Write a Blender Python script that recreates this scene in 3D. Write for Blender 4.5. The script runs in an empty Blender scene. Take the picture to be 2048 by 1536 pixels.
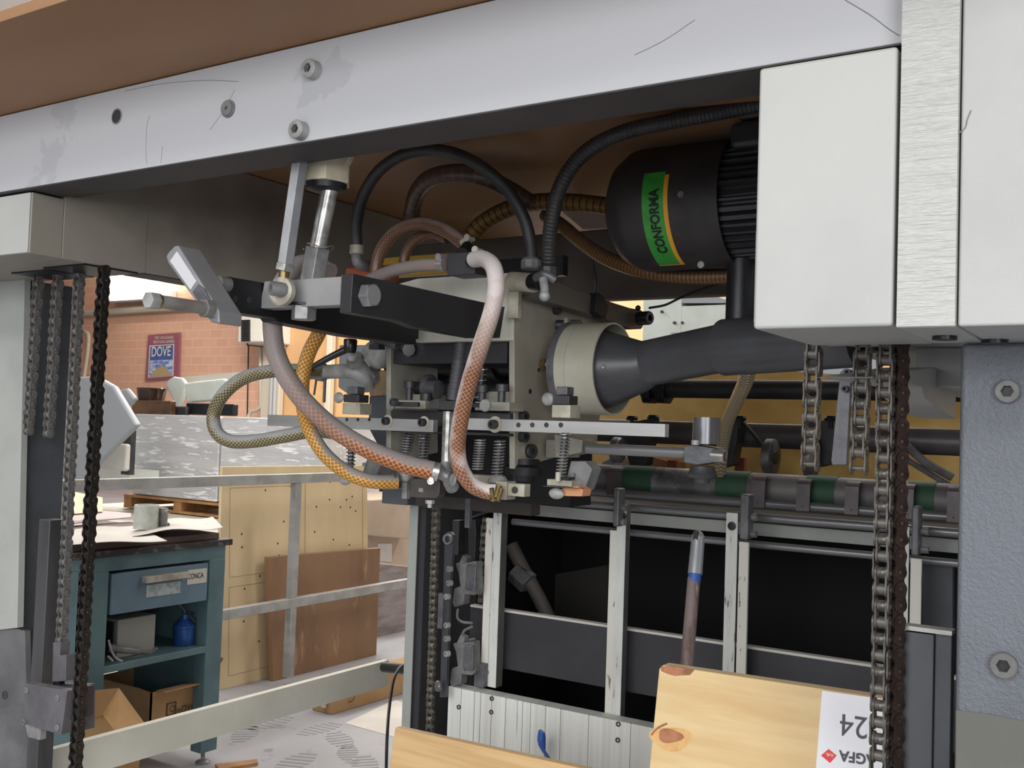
import bpy, math, random
from mathutils import Vector, Matrix
random.seed(4)
V=Vector; PI=math.pi
SC=bpy.context.scene; COL=SC.collection
# ---------------------------------------------------------------- camera
FX=2062.0; EYE=V((0,0,1.36))
_y=V((1330,-132,-2062)).normalized(); _x=V((3194,-24,2062)).normalized()
_z=_x.cross(_y).normalized(); _x=_y.cross(_z).normalized()
CW=Matrix((_x,_y,_z))                      # camera axes to room axes
cd=bpy.data.cameras.new('camera'); cam=bpy.data.objects.new('camera',cd); COL.objects.link(cam)
cam.matrix_world=Matrix.Translation(EYE)@CW.to_4x4()
cd.sensor_width=36; cd.lens=FX/2048*36; cd.clip_start=.02; cd.clip_end=200
SC.camera=cam
# ---------------------------------------------------------------- light
w=bpy.data.worlds.new('world'); SC.world=w; w.use_nodes=True
_N=w.node_tree.nodes; _L=w.node_tree.links
_tc=_N.new('ShaderNodeTexCoord'); _sp=_N.new('ShaderNodeSeparateXYZ'); _cr=_N.new('ShaderNodeValToRGB'); _mr=_N.new('ShaderNodeMapRange')
_mr.inputs[1].default_value=-1; _L.new(_tc.outputs['Generated'],_sp.inputs[0]); _L.new(_sp.outputs[2],_mr.inputs[0]); _L.new(_mr.outputs[0],_cr.inputs[0])
_e=_cr.color_ramp.elements; _e[0].position=.46; _e[0].color=(.05,.05,.05,1); _e[1].position=.62; _e[1].color=(.93,.97,1,1)
_L.new(_cr.outputs[0],_N['Background'].inputs[0]); _N['Background'].inputs[1].default_value=.95
def area(name,loc,target,sx,sy,e,col=(1,.97,.92)):
    l=bpy.data.lights.new(name,'AREA'); l.shape='RECTANGLE'; l.size=sx; l.size_y=sy; l.energy=e; l.color=col
    o=bpy.data.objects.new(name,l); COL.objects.link(o); o.location=loc
    o.rotation_euler=(V(target)-V(loc)).to_track_quat('-Z','Y').to_euler(); return o
area('window_light',(-.9,-4.6,2.2),(-1.0,2,1.2),4.0,2.0,150,(.97,.98,1))  # added fill from the front to brighten the interior, no known window
area('window_light',(3.0,-3.4,1.9),(-1.0,1.8,1.4),2.6,1.8,170,(.98,.98,1))  # added fill from the right for the head's side plate, no known window
area('ceiling_light',(-1.2,-2.4,3.6),(-1.2,0,1.4),2.6,.5,45)
area('ceiling_light',(1.8,-1.4,3.6),(.6,0,1.2),.5,2.6,30)
area('ceiling_light',(-4.6,.6,4.2),(-4.6,.6,0),.6,3,80)
area('ceiling_light',(-5.2,4.4,4.2),(-5.2,4.4,0),.6,3,130)
area('ceiling_light',(-8.5,8.5,4.4),(-8.8,10,0),4,.8,720)
area('ceiling_light',(-3.5,8.5,4.4),(-3.5,10,0),4,.8,240)
area('ceiling_light',(0,5.2,4.2),(0,5.2,0),3,.6,90)
vs=SC.view_settings; vs.view_transform='Standard'; vs.look='None'; vs.gamma=1; vs.use_curve_mapping=False; vs.exposure=-0.1
# ---------------------------------------------------------------- geometry helpers
def ray(px,py): return CW@V((px-1024,768-py,-FX))
def pY(px,py,y): r=ray(px,py); return EYE+r*(y/r.y)
def pX(px,py,x): r=ray(px,py); return EYE+r*(x/r.x)
def pZ(px,py,z): r=ray(px,py); return EYE+r*((z-EYE.z)/r.z)
def dep(p): return -(CW.transposed()@(V(p)-EYE)).z
def rad(p,wpx): return wpx*.5*dep(p)/FX
def frame(d):
    d=V(d).normalized(); a=V((0,0,1)) if abs(d.z)<.9 else V((1,0,0))
    u=a.cross(d).normalized(); return u,d.cross(u).normalized(),d
class B:
    def __init__(s): s.v=[]; s.f=[]; s.uv=[]
    def add(s,vs,fs,uv=None):
        n=len(s.v); s.v+=[V(p) for p in vs]
        for i,q in enumerate(fs): s.f.append([n+k for k in q]); s.uv.append(uv[i] if uv else None)
        return s
    def box(s,x0,x1,y0,y1,z0,z1):
        if x0>x1:x0,x1=x1,x0
        if y0>y1:y0,y1=y1,y0
        if z0>z1:z0,z1=z1,z0
        return s.add([(x0,y0,z0),(x1,y0,z0),(x1,y1,z0),(x0,y1,z0),(x0,y0,z1),(x1,y0,z1),(x1,y1,z1),(x0,y1,z1)],
          [(3,2,1,0),(4,5,6,7),(0,1,5,4),(1,2,6,5),(2,3,7,6),(3,0,4,7)])
    def prism(s,poly,ext):
        poly=[V(p) for p in poly]; ext=V(ext); n=len(poly)
        nr=V((0,0,0))
        for i in range(n): nr+=poly[i].cross(poly[(i+1)%n])
        if nr.dot(ext)>0: poly=poly[::-1]
        return s.add(poly+[p+ext for p in poly],[tuple(range(n)),tuple(range(2*n-1,n-1,-1))]+[(i,n+i,n+(i+1)%n,(i+1)%n) for i in range(n)])
    def lathe(s,prof,o,axis,seg=24,phase=0,rf=None,uv=False):
        u,w_,d=frame(axis); o=V(o); vs=[];m=len(prof)
        for (h,r) in prof:
            for k in range(seg):
                a=2*PI*k/seg+phase; rr=r*(rf(a,h) if rf else 1)
                vs.append(o+d*h+(u*math.cos(a)+w_*math.sin(a))*rr)
        fs=[(i*seg+k,i*seg+(k+1)%seg,(i+1)*seg+(k+1)%seg,(i+1)*seg+k) for i in range(m-1) for k in range(seg)]
        if prof[0][1]>1e-6: fs.append(tuple(range(seg-1,-1,-1)))
        if prof[-1][1]>1e-6: fs.append(tuple(range((m-1)*seg,m*seg)))
        return s.add(vs,fs)
    def cyl(s,p0,p1,r,r1=None,seg=24):
        p0,p1=V(p0),V(p1); d=p1-p0
        return s.lathe([(0,r),(d.length,r if r1 is None else r1)],p0,d,seg)
    def hexa(s,p0,p1,r,ph=0): 
        p0,p1=V(p0),V(p1); d=p1-p0; return s.lathe([(0,r),(d.length,r)],p0,d,6,ph)
    def ring(s,p0,p1,ro,ri,seg=32):
        p0,p1=V(p0),V(p1); d=p1-p0; L=d.length; u,w_,dd=frame(d); vs=[]
        for (h,r) in ((0,ri),(0,ro),(L,ro),(L,ri)):
            for k in range(seg):
                a=2*PI*k/seg; vs.append(p0+dd*h+(u*math.cos(a)+w_*math.sin(a))*r)
        return s.add(vs,[(i*seg+k,i*seg+(k+1)%seg,((i+1)%4)*seg+(k+1)%seg,((i+1)%4)*seg+k) for i in range(4) for k in range(seg)])
    def screw(s,p,axis,r,h,seg=24):           # socket head cap screw with a real hexagon recess
        u,w_,d=frame(axis); p=V(p); hr=r*.52; vs=[]
        def hx(a): a=(a%(PI/3))-PI/6; return hr*math.cos(PI/6)/math.cos(a)
        for (z,kind) in ((0,0),(h*.9,0),(h,1),(h,2),(h*.45,2)):
            for k in range(seg):
                a=2*PI*k/seg; rr={0:r,1:r*.9,2:hx(a)}[kind]; vs.append(p+d*z+(u*math.cos(a)+w_*math.sin(a))*rr)
        fs=[(i*seg+k,i*seg+(k+1)%seg,(i+1)*seg+(k+1)%seg,(i+1)*seg+k) for i in range(4) for k in range(seg)]
        fs+=[tuple(range(seg-1,-1,-1)),tuple(range(4*seg,5*seg))]
        return s.add(vs,fs)
    def path(s,P,r,seg=14,ribs=None,r1=None,cap=True,smooth=True,step=.004,flat=None):
        P=[V(p) for p in P]
        if smooth and len(P)>2:
            Q=[]; E=[P[0]*2-P[1]]+P+[P[-1]*2-P[-2]]
            for i in range(1,len(E)-2):
                n=max(2,int((E[i+1]-E[i]).length/(ribs[0]/6))) if ribs else max(2,min(14,int((E[i+1]-E[i]).length/.006)))
                for k in range(n):
                    t=k/n; a,b,c,d=E[i-1],E[i],E[i+1],E[i+2]
                    Q.append(.5*((2*b)+(c-a)*t+(2*a-5*b+4*c-d)*t*t+(3*b-a-3*c+d)*t**3))
            Q.append(P[-1])
        else: Q=P
        vs=[];L=0;ds=[0]
        for i in range(1,len(Q)): L+=(Q[i]-Q[i-1]).length; ds.append(L)
        t=(Q[1]-Q[0]).normalized(); u,w_,_=frame(t)
        for i,q in enumerate(Q):
            t2=(Q[min(i+1,len(Q)-1)]-Q[max(i-1,0)]).normalized()
            u=(u-t2*u.dot(t2)).normalized(); w_=t2.cross(u)
            rr=r if r1 is None else r+(r1-r)*ds[i]/max(L,1e-9)
            if ribs: rr+=ribs[1]*(1 if (ds[i]%ribs[0])<ribs[0]*.5 else -1)
            for k in range(seg):
                a=2*PI*k/seg; e=(u*math.cos(a)+w_*math.sin(a)*(flat or 1))*rr; vs.append(q+e)
        fs=[];uv=[];c=2*PI*r
        for i in range(len(Q)-1):
            for k in range(seg):
                fs.append((i*seg+k,i*seg+(k+1)%seg,(i+1)*seg+(k+1)%seg,(i+1)*seg+k))
                a0,a1=k/seg,(k+1)/seg; uv.append([(a0,ds[i]/c),(a1,ds[i]/c),(a1,ds[i+1]/c),(a0,ds[i+1]/c)])
        if cap:
            fs.append(tuple(range(seg-1,-1,-1))); uv.append(None); n=len(Q)-1; fs.append(tuple(range(n*seg,(n+1)*seg))); uv.append(None)
        return s.add(vs,fs,uv)
    def spring(s,p0,p1,r,wr,turns,r1=None):
        p0,p1=V(p0),V(p1); u,w_,d=frame(p1-p0); L=(p1-p0).length; n=int(turns*14); P=[]
        for i in range(n+1):
            t=i/n; a=2*PI*turns*t; rr=r+((r1 or r)-r)*t; P.append(p0+d*L*t+(u*math.cos(a)+w_*math.sin(a))*rr)
        return s.path(P,wr,6,smooth=False)
    def sphere(s,c,r,seg=16,sc=(1,1,1)):
        n=len(s.v); s.lathe([(-r*math.cos(PI*i/10),max(r*math.sin(PI*i/10),1e-7)) for i in range(11)],(0,0,0),(0,0,1),seg)
        for k in range(n,len(s.v)): p=s.v[k]; s.v[k]=V(c)+V((p.x*sc[0],p.y*sc[1],p.z*sc[2]))
        return s
    # shapes laid on a real plane of the machine
    def fY(s,pts,y,t): return s.prism([pY(a,b,y) for a,b in pts],(0,t,0))
    def fX(s,pts,x,t): return s.prism([pX(a,b,x) for a,b in pts],(-t,0,0))
    def bY(s,a,b,c,d,y,t): p,q=pY(a,b,y),pY(c,d,y); return s.box(p.x,q.x,y,y+t,p.z,q.z)
    def bX(s,a,b,c,d,x,t): p,q=pX(a,b,x),pX(c,d,x); return s.box(x-t,x,p.y,q.y,p.z,q.z)
W={}
def _mesh(b,name,mt,off=V((0,0,0)),bev=0,ang=35):
    me=bpy.data.meshes.new(name); me.from_pydata([tuple(v-off) for v in b.v],[],b.f); me.materials.append(mt)
    if any(b.uv):
        l=me.uv_layers.new(name='UVMap').data; i=0
        for q,u in zip(b.f,b.uv):
            for k in range(len(q)):
                if u: l[i].uv=u[k]
                i+=1
    me.polygons.foreach_set('use_smooth',[True]*len(me.polygons)); me.update(); me.set_sharp_from_angle(angle=math.radians(ang))
    o=bpy.data.objects.new(name,me); COL.objects.link(o)
    if bev:
        m=o.modifiers.new('bevel','BEVEL'); m.width=bev; m.segments=2; m.limit_method='ANGLE'; m.angle_limit=math.radians(40); m.harden_normals=True
    return o
def tag(o,label,cat,group=None):
    o['label']=label; o['category']=cat
    if group: o['group']=group
    return o
def solo(b,name,mt,label,cat,group=None,bev=0):
    xs=[v.x for v in b.v]; ys=[v.y for v in b.v]; zs=[v.z for v in b.v]
    off=V(((min(xs)+max(xs))/2,(min(ys)+max(ys))/2,min(zs)))
    o=_mesh(b,name,mt,off,bev); o.location=off; W[o.name]=off; return tag(o,label,cat,group)
def struct(b,name,mt,bev=0):
    o=_mesh(b,name,mt,V((0,0,0)),bev); o['kind']='structure'; W[o.name]=V((0,0,0)); return o
def thing(name,loc,label,cat,group=None):
    o=bpy.data.objects.new(name,None); COL.objects.link(o); o.location=V(loc); o.empty_display_size=.03; W[o.name]=V(loc); return tag(o,label,cat,group)
def part(b,name,mt,par,label=None,bev=0):
    o=_mesh(b,name,mt,V((0,0,0)),bev); o.parent=par; o.location=-W[par.name]; W[o.name]=V((0,0,0))
    if label: o['label']=label
    return o
def text(s,par,mt,fn,h,sx=1,ex=.0006,name='lettering',label=None,bold=0,center=False):
    cu=bpy.data.curves.new('t','FONT'); cu.body=s; cu.size=1; cu.extrude=0; cu.offset=bold; cu.resolution_u=3
    if center: cu.align_x='CENTER'
    to=bpy.data.objects.new('t',cu); COL.objects.link(to); dg=bpy.context.evaluated_depsgraph_get()
    me=bpy.data.meshes.new_from_object(to.evaluated_get(dg)); bpy.data.objects.remove(to)
    k=h/.69; b=B(); vs=[fn(v.co.x*k*sx,v.co.y*k) for v in me.vertices]
    b.add(vs,[tuple(p.vertices) for p in me.polygons]); return part(b,name,mt,par,label)
# ---------------------------------------------------------------- materials
def lin(c): return tuple(((x/255)/12.92 if x/255<=.04045 else ((x/255+.055)/1.055)**2.4) for x in c)+(1,)
MC={}
def M(n,c,r=.5,m=0,c2=None,ns=6,thr=(.4,.6),bs=0,bd=.3,st=(1,1,1),c3=None,ns3=40,thr3=(.6,.7),emit=0,alpha=1,coat=0):
    mt=bpy.data.materials.new(n); mt.use_nodes=True; nt=mt.node_tree; N=nt.nodes; L=nt.links; p=N['Principled BSDF']
    p.inputs['Base Color'].default_value=lin(c); p.inputs['Roughness'].default_value=r; p.inputs['Metallic'].default_value=m
    if coat: p.inputs['Coat Weight'].default_value=coat
    if alpha<1: p.inputs['Alpha'].default_value=alpha
    if emit: p.inputs['Emission Color'].default_value=lin(c); p.inputs['Emission Strength'].default_value=emit
    tc=N.new('ShaderNodeTexCoord'); mp=N.new('ShaderNodeMapping'); mp.inputs['Scale'].default_value=st; L.new(tc.outputs['Object'],mp.inputs[0])
    def noise(sc,d=5):
        q=N.new('ShaderNodeTexNoise'); q.inputs['Scale'].default_value=sc; q.inputs['Detail'].default_value=d; q.inputs['Roughness'].default_value=.6; L.new(mp.outputs[0],q.inputs['Vector']); return q
    src=None
    if c2 is not None:
        q=noise(ns); k=N.new('ShaderNodeValToRGB'); e=k.color_ramp.elements; e[0].position=thr[0]; e[1].position=thr[1]; e[0].color=lin(c); e[1].color=lin(c2)
        L.new(q.outputs[0],k.inputs[0]); src=k.outputs[0]
    if c3 is not None:
        q=noise(ns3,8); k=N.new('ShaderNodeMapRange'); k.inputs[1].default_value=thr3[0]; k.inputs[2].default_value=thr3[1]; L.new(q.outputs[0],k.inputs[0])
        x=N.new('ShaderNodeMix'); x.data_type='RGBA'; x.inputs[7].default_value=lin(c3); L.new(k.outputs[0],x.inputs[0])
        if src: L.new(src,x.inputs[6])
        else: x.inputs[6].default_value=lin(c)
        src=x.outputs[2]
    if src: L.new(src,p.inputs['Base Color'])
    if bs:
        q=noise(bs,4); b=N.new('ShaderNodeBump'); b.inputs['Strength'].default_value=bd; b.inputs['Distance'].default_value=.004; L.new(q.outputs[0],b.inputs['Height']); L.new(b.outputs[0],p.inputs['Normal'])
    MC[n]=mt; return mt
def hose_mat(n,base,line,dust,nn=11,lw=.13,dz=(.15,.7),rough=.35,ribbed=0,dn=30,dv=None):
    mt=bpy.data.materials.new(n); mt.use_nodes=True; nt=mt.node_tree; N=nt.nodes; L=nt.links; p=N['Principled BSDF']; p.inputs['Roughness'].default_value=rough
    uv=N.new('ShaderNodeUVMap'); sp=N.new('ShaderNodeSeparateXYZ'); L.new(uv.outputs[0],sp.inputs[0])
    def mth(op,a,b=None,c=None):
        q=N.new('ShaderNodeMath'); q.operation=op
        for i,x in enumerate((a,b,c)):
            if x is None: continue
            if isinstance(x,(int,float)): q.inputs[i].default_value=x
            else: L.new(x,q.inputs[i])
        return q.outputs[0]
    u,v=sp.outputs[0],sp.outputs[1]
    if ribbed:
        fr=mth('FRACT',mth('MULTIPLY',v,ribbed)); msk=mth('LESS_THAN',fr,.2)
    else:
        a=mth('PINGPONG',mth('MULTIPLY',mth('ADD',u,v),nn),.5); b=mth('PINGPONG',mth('MULTIPLY',mth('SUBTRACT',u,v),nn),.5)
        msk=mth('LESS_THAN',mth('MINIMUM',a,b),lw)
    tc=N.new('ShaderNodeTexCoord'); nz=N.new('ShaderNodeTexNoise'); nz.inputs['Scale'].default_value=dn; nz.inputs['Detail'].default_value=4; L.new(tc.outputs['Object'],nz.inputs[0])
    x=N.new('ShaderNodeMix'); x.data_type='RGBA'; x.inputs[6].default_value=lin(base); x.inputs[7].default_value=lin(line); L.new(msk,x.inputs[0])
    g=N.new('ShaderNodeNewGeometry'); s2=N.new('ShaderNodeSeparateXYZ'); L.new(g.outputs['Normal'],s2.inputs[0])
    mr=N.new('ShaderNodeMapRange'); mr.inputs[1].default_value=dz[0]; mr.inputs[2].default_value=dz[1]
    L.new(mth('ADD',s2.outputs[2],mth('MULTIPLY',mth('SUBTRACT',nz.outputs[0],.5),1.1)),mr.inputs[0])
    dm=mr.outputs[0]
    if dv:
        m2=N.new('ShaderNodeMapRange'); m2.inputs[1].default_value=dv[1]; m2.inputs[2].default_value=dv[0]; L.new(v,m2.inputs[0]); dm=mth('MAXIMUM',mr.outputs[0],mth('MULTIPLY',m2.outputs[0],.92))
    y=N.new('ShaderNodeMix'); y.data_type='RGBA'; y.inputs[7].default_value=lin(dust); L.new(dm,y.inputs[0]); L.new(x.outputs[2],y.inputs[6]); L.new(y.outputs[2],p.inputs['Base Color'])
    rr=N.new('ShaderNodeMapRange'); rr.inputs[3].default_value=rough; rr.inputs[4].default_value=.8; L.new(mr.outputs[0],rr.inputs[0]); L.new(rr.outputs[0],p.inputs['Roughness'])
    bp=N.new('ShaderNodeBump'); bp.inputs['Strength'].default_value=.35; bp.inputs['Distance'].default_value=.001; L.new(msk,bp.inputs['Height']); L.new(bp.outputs[0],p.inputs['Normal'])
    MC[n]=mt; return mt
beamp=M('grey_beam_paint',(178,179,182),.5,0,(168,169,173),4,(.6,.615),bs=600,bd=.05)
coverp=M('pale_cover_paint',(174,175,171),.45,0,(164,165,162),4,(.4,.7),bs=350,bd=.03)
panelp=M('pale_panel_paint',(172,173,170),.5,0,(163,164,162),5,(.4,.7),bs=260,bd=.12)
tape=M('clear_wrinkled_tape',(176,177,173),.22,0,bs=30,bd=1.0,st=(.35,1,6))
sidep=M('olive_grey_paint',(138,133,123),.5,0,(108,100,93),3,(.5,.75),bs=200,bd=.04)
postp=M('post_panel_paint',(158,161,155),.55,0,(148,151,147),5)
slate=M('slate_paint',(62,65,70),.6,0,(76,79,84),5,bs=300,bd=.1)
bluegrey=M('blue_grey_hammered_paint',(96,100,107),.4,0,(88,92,98),4,bs=240,bd=.5)
rusty=M('rust_stain',(108,98,84),.7,0,(92,92,86),9)
alu=M('brushed_aluminium',(170,170,168),.38,0.35,(150,150,148),10,bs=300,bd=.08,st=(.15,1,1))
worn=M('worn_plate_metal',(166,163,150),.45,0.12,(122,118,108),8,(.35,.7),c3=(90,84,74),ns3=20,thr3=(.62,.75))
cream=M('dull_zinc_casting',(178,174,160),.5,0.12,(150,144,128),22,(.4,.6))
steel=M('dull_steel',(146,146,147),.38,0.35,(98,97,98),14)
steelb=M('bright_steel',(190,188,184),.25,0.6,(130,128,124),30)
darkm=M('dark_oxide_metal',(52,52,55),.45,0.3,(66,66,68),10)
blackm=M('black_metal',(30,30,33),.42,.4,(40,40,43),12)
blackp=M('black_plastic',(24,24,26),.3)
grip=M('grey_gunmetal',(84,84,88),.42,0.3,(105,105,108),30)
void=M('interior_black',(9,9,12),.8)  # near-black colour deepens the shade of enclosed hollows
cast=M('cast_grey',(120,120,120),.5,0.1,(95,94,93),20)
brass=M('brass',(170,150,98),.35,.8,(120,104,70),40)
galv=M('galvanised_fitting',(158,160,158),.5,0.15,(125,126,122),22)
rollg=M('grey_roller',(124,122,120),.5,.1,(96,93,92),9)
green=M('green_rubber_band',(48,84,62),.6,0,(74,90,78),5,(.5,.7))
duct=M('grey_pvc_duct',(72,73,77),.33,0,(64,64,67),6)
motorm=M('motor_black',(48,46,47),.5,.1,(60,55,54),12)
finm=M('motor_fin_grey',(50,51,54),.45,.2,(60,60,63),16)
glabel=M('green_label',(64,158,62),.4,0,(52,140,54),30)
ylabel=M('yellow_label_edge',(228,166,44),.4)
ink=M('black_ink',(22,22,24),.5)
chain_m=M('greasy_chain_steel',(92,87,81),.42,0.3,(64,60,55),60,c3=(124,120,112),ns3=90,thr3=(.58,.66))
chain_d=M('dark_oiled_chain',(64,58,54),.4,.6,(38,35,33),60,c3=(112,106,100),ns3=120,thr3=(.62,.7))
chain_l=M('grey_dusty_chain',(118,116,113),.45,.25,(84,82,80),60)
board=M('brown_fibreboard',(146,108,72),.55,0,(126,92,62),2.2,(.35,.7),bs=60,bd=.05,st=(.35,1,1))
maple=M('pale_wood_plank',(206,172,122),.5,0,(188,152,104),7,(.4,.65),st=(.35,1,7),bs=60,bd=.1)
pine=M('yellow_pine_board',(212,186,138),.5,0,(196,162,110),4,(.4,.65),st=(.5,1,5),bs=40,bd=.1)
knot=M('brown_knot',(168,112,78),.6,0,(126,80,54),30,st=(1,1,1))
ply=M('birch_plywood',(222,200,160),.6,0,(204,180,140),3,(.35,.7),st=(1,1,.3))
plyd=M('brown_plywood',(146,112,82),.6,0,(122,92,68),3,(.35,.7),st=(1,1,.3),c3=(166,132,100),ns3=14)
paper=M('white_paper',(208,204,197),.6,0,(196,191,184),3)
label_w=M('white_label',(222,222,226),.4,0,bs=14,bd=.5)
redl=M('red_label',(214,40,40),.4)
chip=M('chipped_white_paint',(208,210,204),.5,0,(198,200,194),9,c3=(112,104,96),ns3=9,thr3=(.63,.65),st=(9,9,1.3),bs=30,bd=.1)
chip2=M('cream_chipped_paint',(210,208,196),.5,0,c3=(120,112,100),ns3=10,thr3=(.6,.63),st=(6,6,1.5))
slatp=M('scored_white_panel',(214,216,212),.5,0,(196,196,188),3,(.4,.62),st=(14,1,.25),c3=(66,66,64),ns3=5,thr3=(.665,.685))
darkpan=M('anthracite_panel',(60,60,65),.5,.2,(52,52,56),5)
teal=M('teal_cabinet_paint',(92,118,122),.5,0,(80,104,110),5,c3=(140,156,156),ns3=40,thr3=(.7,.74))
teald=M('blue_drawer_paint',(100,124,138),.5,0,(92,114,128),6)
conc=M('grey_concrete_floor',(168,168,173),.55,0,(156,156,161),2,(.4,.65),c3=(138,137,140),ns3=7,thr3=(.6,.66))
card=M('cardboard',(176,140,98),.75,0,(164,128,88),5)
cardd=M('printed_cardboard_ink',(78,62,50),.7)
kraft=M('kraft_wrapping_paper',(240,202,124),.6,0,(222,182,104),4,bs=9,bd=1.0)
wrap=M('stretch_wrapped_paper',(200,200,201),.12,0,(184,184,186),3,bs=26,bd=1.0,st=(.35,1,2.6),coat=.6,c3=(238,238,240),ns3=12,thr3=(.57,.62))  # bright streaks in the colour stand in for glints on the film
wrapb=M('stretch_wrapped_boxes',(150,142,140),.2,0,(128,116,112),5,st=(1,1,5),bs=24,bd=.8)
palw=M('pallet_wood',(178,132,84),.7,0,(150,108,68),8)
whitem=M('white_machine_enamel',(208,214,206),.4,0,(196,202,194),4)
greym=M('pale_grey_enamel',(150,154,158),.4)
beige=M('beige_enamel',(196,192,182),.5)
orange=M('orange_wall_paint',(188,148,104),.6,0,(180,140,96),1.5)
creamw=M('cream_trim_paint',(176,168,150),.55)
ceilm=M('ceiling_paint',(225,225,224),.8)
blueoil=M('blue_oil_can_paint',(44,82,150),.3,.2)
bluet=M('blue_tape',(46,88,168),.45)
greyc=M('grey_cable',(150,150,152),.5)
blackr=M('black_rubber',(26,27,31),.42,0,(36,37,40),20)
rubdust=M('dusty_black_rubber',(36,37,41),.5,0,(54,52,52),14)
purple=M('poster_purple',(146,86,100),.5)
posterb=M('poster_blue',(74,96,160),.5)
cloudb=M('poster_clouds',(104,124,176),.5,0,(190,200,214),6,(.45,.6),st=(1,1,4))
tan=M('poster_tan',(170,148,108),.6)
lampm=M('lit_fluorescent_tube',(255,248,232),.5,emit=14)
stick=M('worn_handle_paint',(122,108,104),.6,0,(96,76,66),8,(.45,.6),st=(6,6,1),c3=(160,152,150),ns3=16)
silver=M('silver_plastic',(158,160,164),.35,.4)
redbr=M('unlit_terracotta',(140,70,46),.6)  # even reddish brown for the fitting and tabs
yelb=M('yellow_bracket',(176,140,50),.5)
h_brown=hose_mat('braided_hose_brown',(124,66,32),(206,156,104),(134,126,124),nn=10,lw=.07,dz=(-.15,.3),dv=(2.6,4.6))
h_yell=hose_mat('braided_hose_amber',(150,98,28),(222,180,96),(146,142,138),nn=9,lw=.09,dz=(.0,.4))
h_grey=hose_mat('braided_hose_olive',(62,58,40),(158,146,104),(148,148,148),nn=11,lw=.11,dz=(.0,.45))
h_white=hose_mat('braided_hose_pale',(112,70,48),(184,142,112),(206,197,193),dz=(-.3,.25),nn=10,lw=.08,dv=(1.4,3.2))
h_dbr=hose_mat('braided_hose_dark',(84,54,40),(130,100,76),(128,108,104),nn=10,lw=.09,dz=(.0,.45))
h_clear=hose_mat('braided_hose_clear',(196,182,146),(92,80,58),(170,160,130),lw=.12,nn=6,dz=(1.5,2.))
h_rib=hose_mat('spiral_hose_amber',(130,100,48),(52,38,22),(92,72,56),ribbed=7)
h_rib2=hose_mat('spiral_hose_brown',(96,66,38),(150,116,66),(84,64,54),ribbed=11)
h_dark=hose_mat('suction_hose_dark',(74,56,44),(96,76,60),(84,68,58),ribbed=5)
# brick
mt=bpy.data.materials.new('peach_brick_wall'); mt.use_nodes=True; N=mt.node_tree.nodes; L=mt.node_tree.links; p=N['Principled BSDF']; p.inputs['Roughness'].default_value=.7
tc=N.new('ShaderNodeTexCoord'); sx=N.new('ShaderNodeSeparateXYZ'); cx=N.new('ShaderNodeCombineXYZ'); L.new(tc.outputs['Object'],sx.inputs[0]); L.new(sx.outputs[0],cx.inputs[0]); L.new(sx.outputs[2],cx.inputs[1])
bk=N.new('ShaderNodeTexBrick'); L.new(cx.outputs[0],bk.inputs['Vector']); bk.inputs['Color1'].default_value=lin((216,170,144)); bk.inputs['Color2'].default_value=lin((210,162,136)); bk.inputs['Mortar'].default_value=lin((220,180,154))
bk.inputs['Scale'].default_value=1; bk.inputs['Brick Width'].default_value=.30; bk.inputs['Row Height'].default_value=.15; bk.inputs['Mortar Size'].default_value=.012; bk.inputs['Mortar Smooth'].default_value=.3
L.new(bk.outputs[0],p.inputs['Base Color']); MC['brick']=brick=mt
# ================================================================ SETTING
struct(B().box(-24,6,-4,14,-.1,0),'floor',conc)
struct(B().box(-24,6,12,12.2,0,5),'wall_back',brick)
struct(B().box(-24.2,-24,-4,12,0,5),'wall_left',brick)
struct(B().box(-24,6,-6,12.2,5,5.1),'ceiling',ceilm)
_a=pY(556,800,11.9); struct(B().box(_a.x,5,11.88,11.99,0,4.6),'wall_far',orange)
b=B(); b.bY(532,560,549,1000,11.75,.1); struct(b,'trim_1',creamw,.01)
b=B(); b.bY(658,560,650,1000,11.7,.1); struct(b,'trim_2',creamw,.01)
# wall things
T=thing('poster',pY(325,755,11.97),'framed purple poster reading DOVE on the brick wall','poster')
part(B().fY([(296,670),(359,665),(357,757),(290,762)],11.95,.04),'backing_sheet',purple,T)
part(B().fY([(299,691),(348,688),(346,752),(296,756)],11.945,.005),'border',paper,T)
part(B().fY([(301,693),(346,690),(344,750),(298,754)],11.94,.005),'picture',posterb,T)
part(B().fY([(304,748),(312,738),(322,732),(331,735),(338,745),(343,751),(300,754)],11.935,.005),'sand_mound',tan,T)
part(B().fY([(301,721),(345.5,719),(344,750),(298,754)],11.938,.003),'cloudy_sky',cloudb,T)
def _fn(x,y,o=pY(302,713,11.92)): return V((o.x+x,o.y,o.z+y+x*.02))
text('DOVE',T,paper,_fn,.17,.8,bold=.02)
def _fn(x,y,o=pY(328,678,11.93)): return V((o.x+x,o.y,o.z+y))
text('PER VIAGGIARE\nBISOGNA SAPERE',T,paper,_fn,.05,1.0,center=True)
b=B(); b.path([pY(160,627,11.9),pY(520,604,11.9)],.07,8); solo(b,'wall_conduit',creamw,'long pale horizontal duct high on the brick wall','duct')
b=B(); b.path([pY(168,758,11.9),pY(176,700,11.9),pY(177,670,11.9),pY(168,662,11.9),pY(150,660,11.9)],.035,8); solo(b,'wall_pipe',creamw,'cream pipe bending on brick wall behind the hanging chains','pipe')
b=B(); b.path([pY(546,705,11.72),pY(532,1050,11.72)],.03,8); b.path([pY(553,700,11.72),pY(539,1050,11.72)],.03,8); solo(b,'conduit_pair',greyc,'grey vertical conduits running down the cream pillar','pipe')
b=B(); b.path([pY(497,690,11.8),pY(494,860,11.8)],.012,6); solo(b,'wall_cable',ink,'thin dark cable hanging down the brick under the grille unit','cable')
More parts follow.
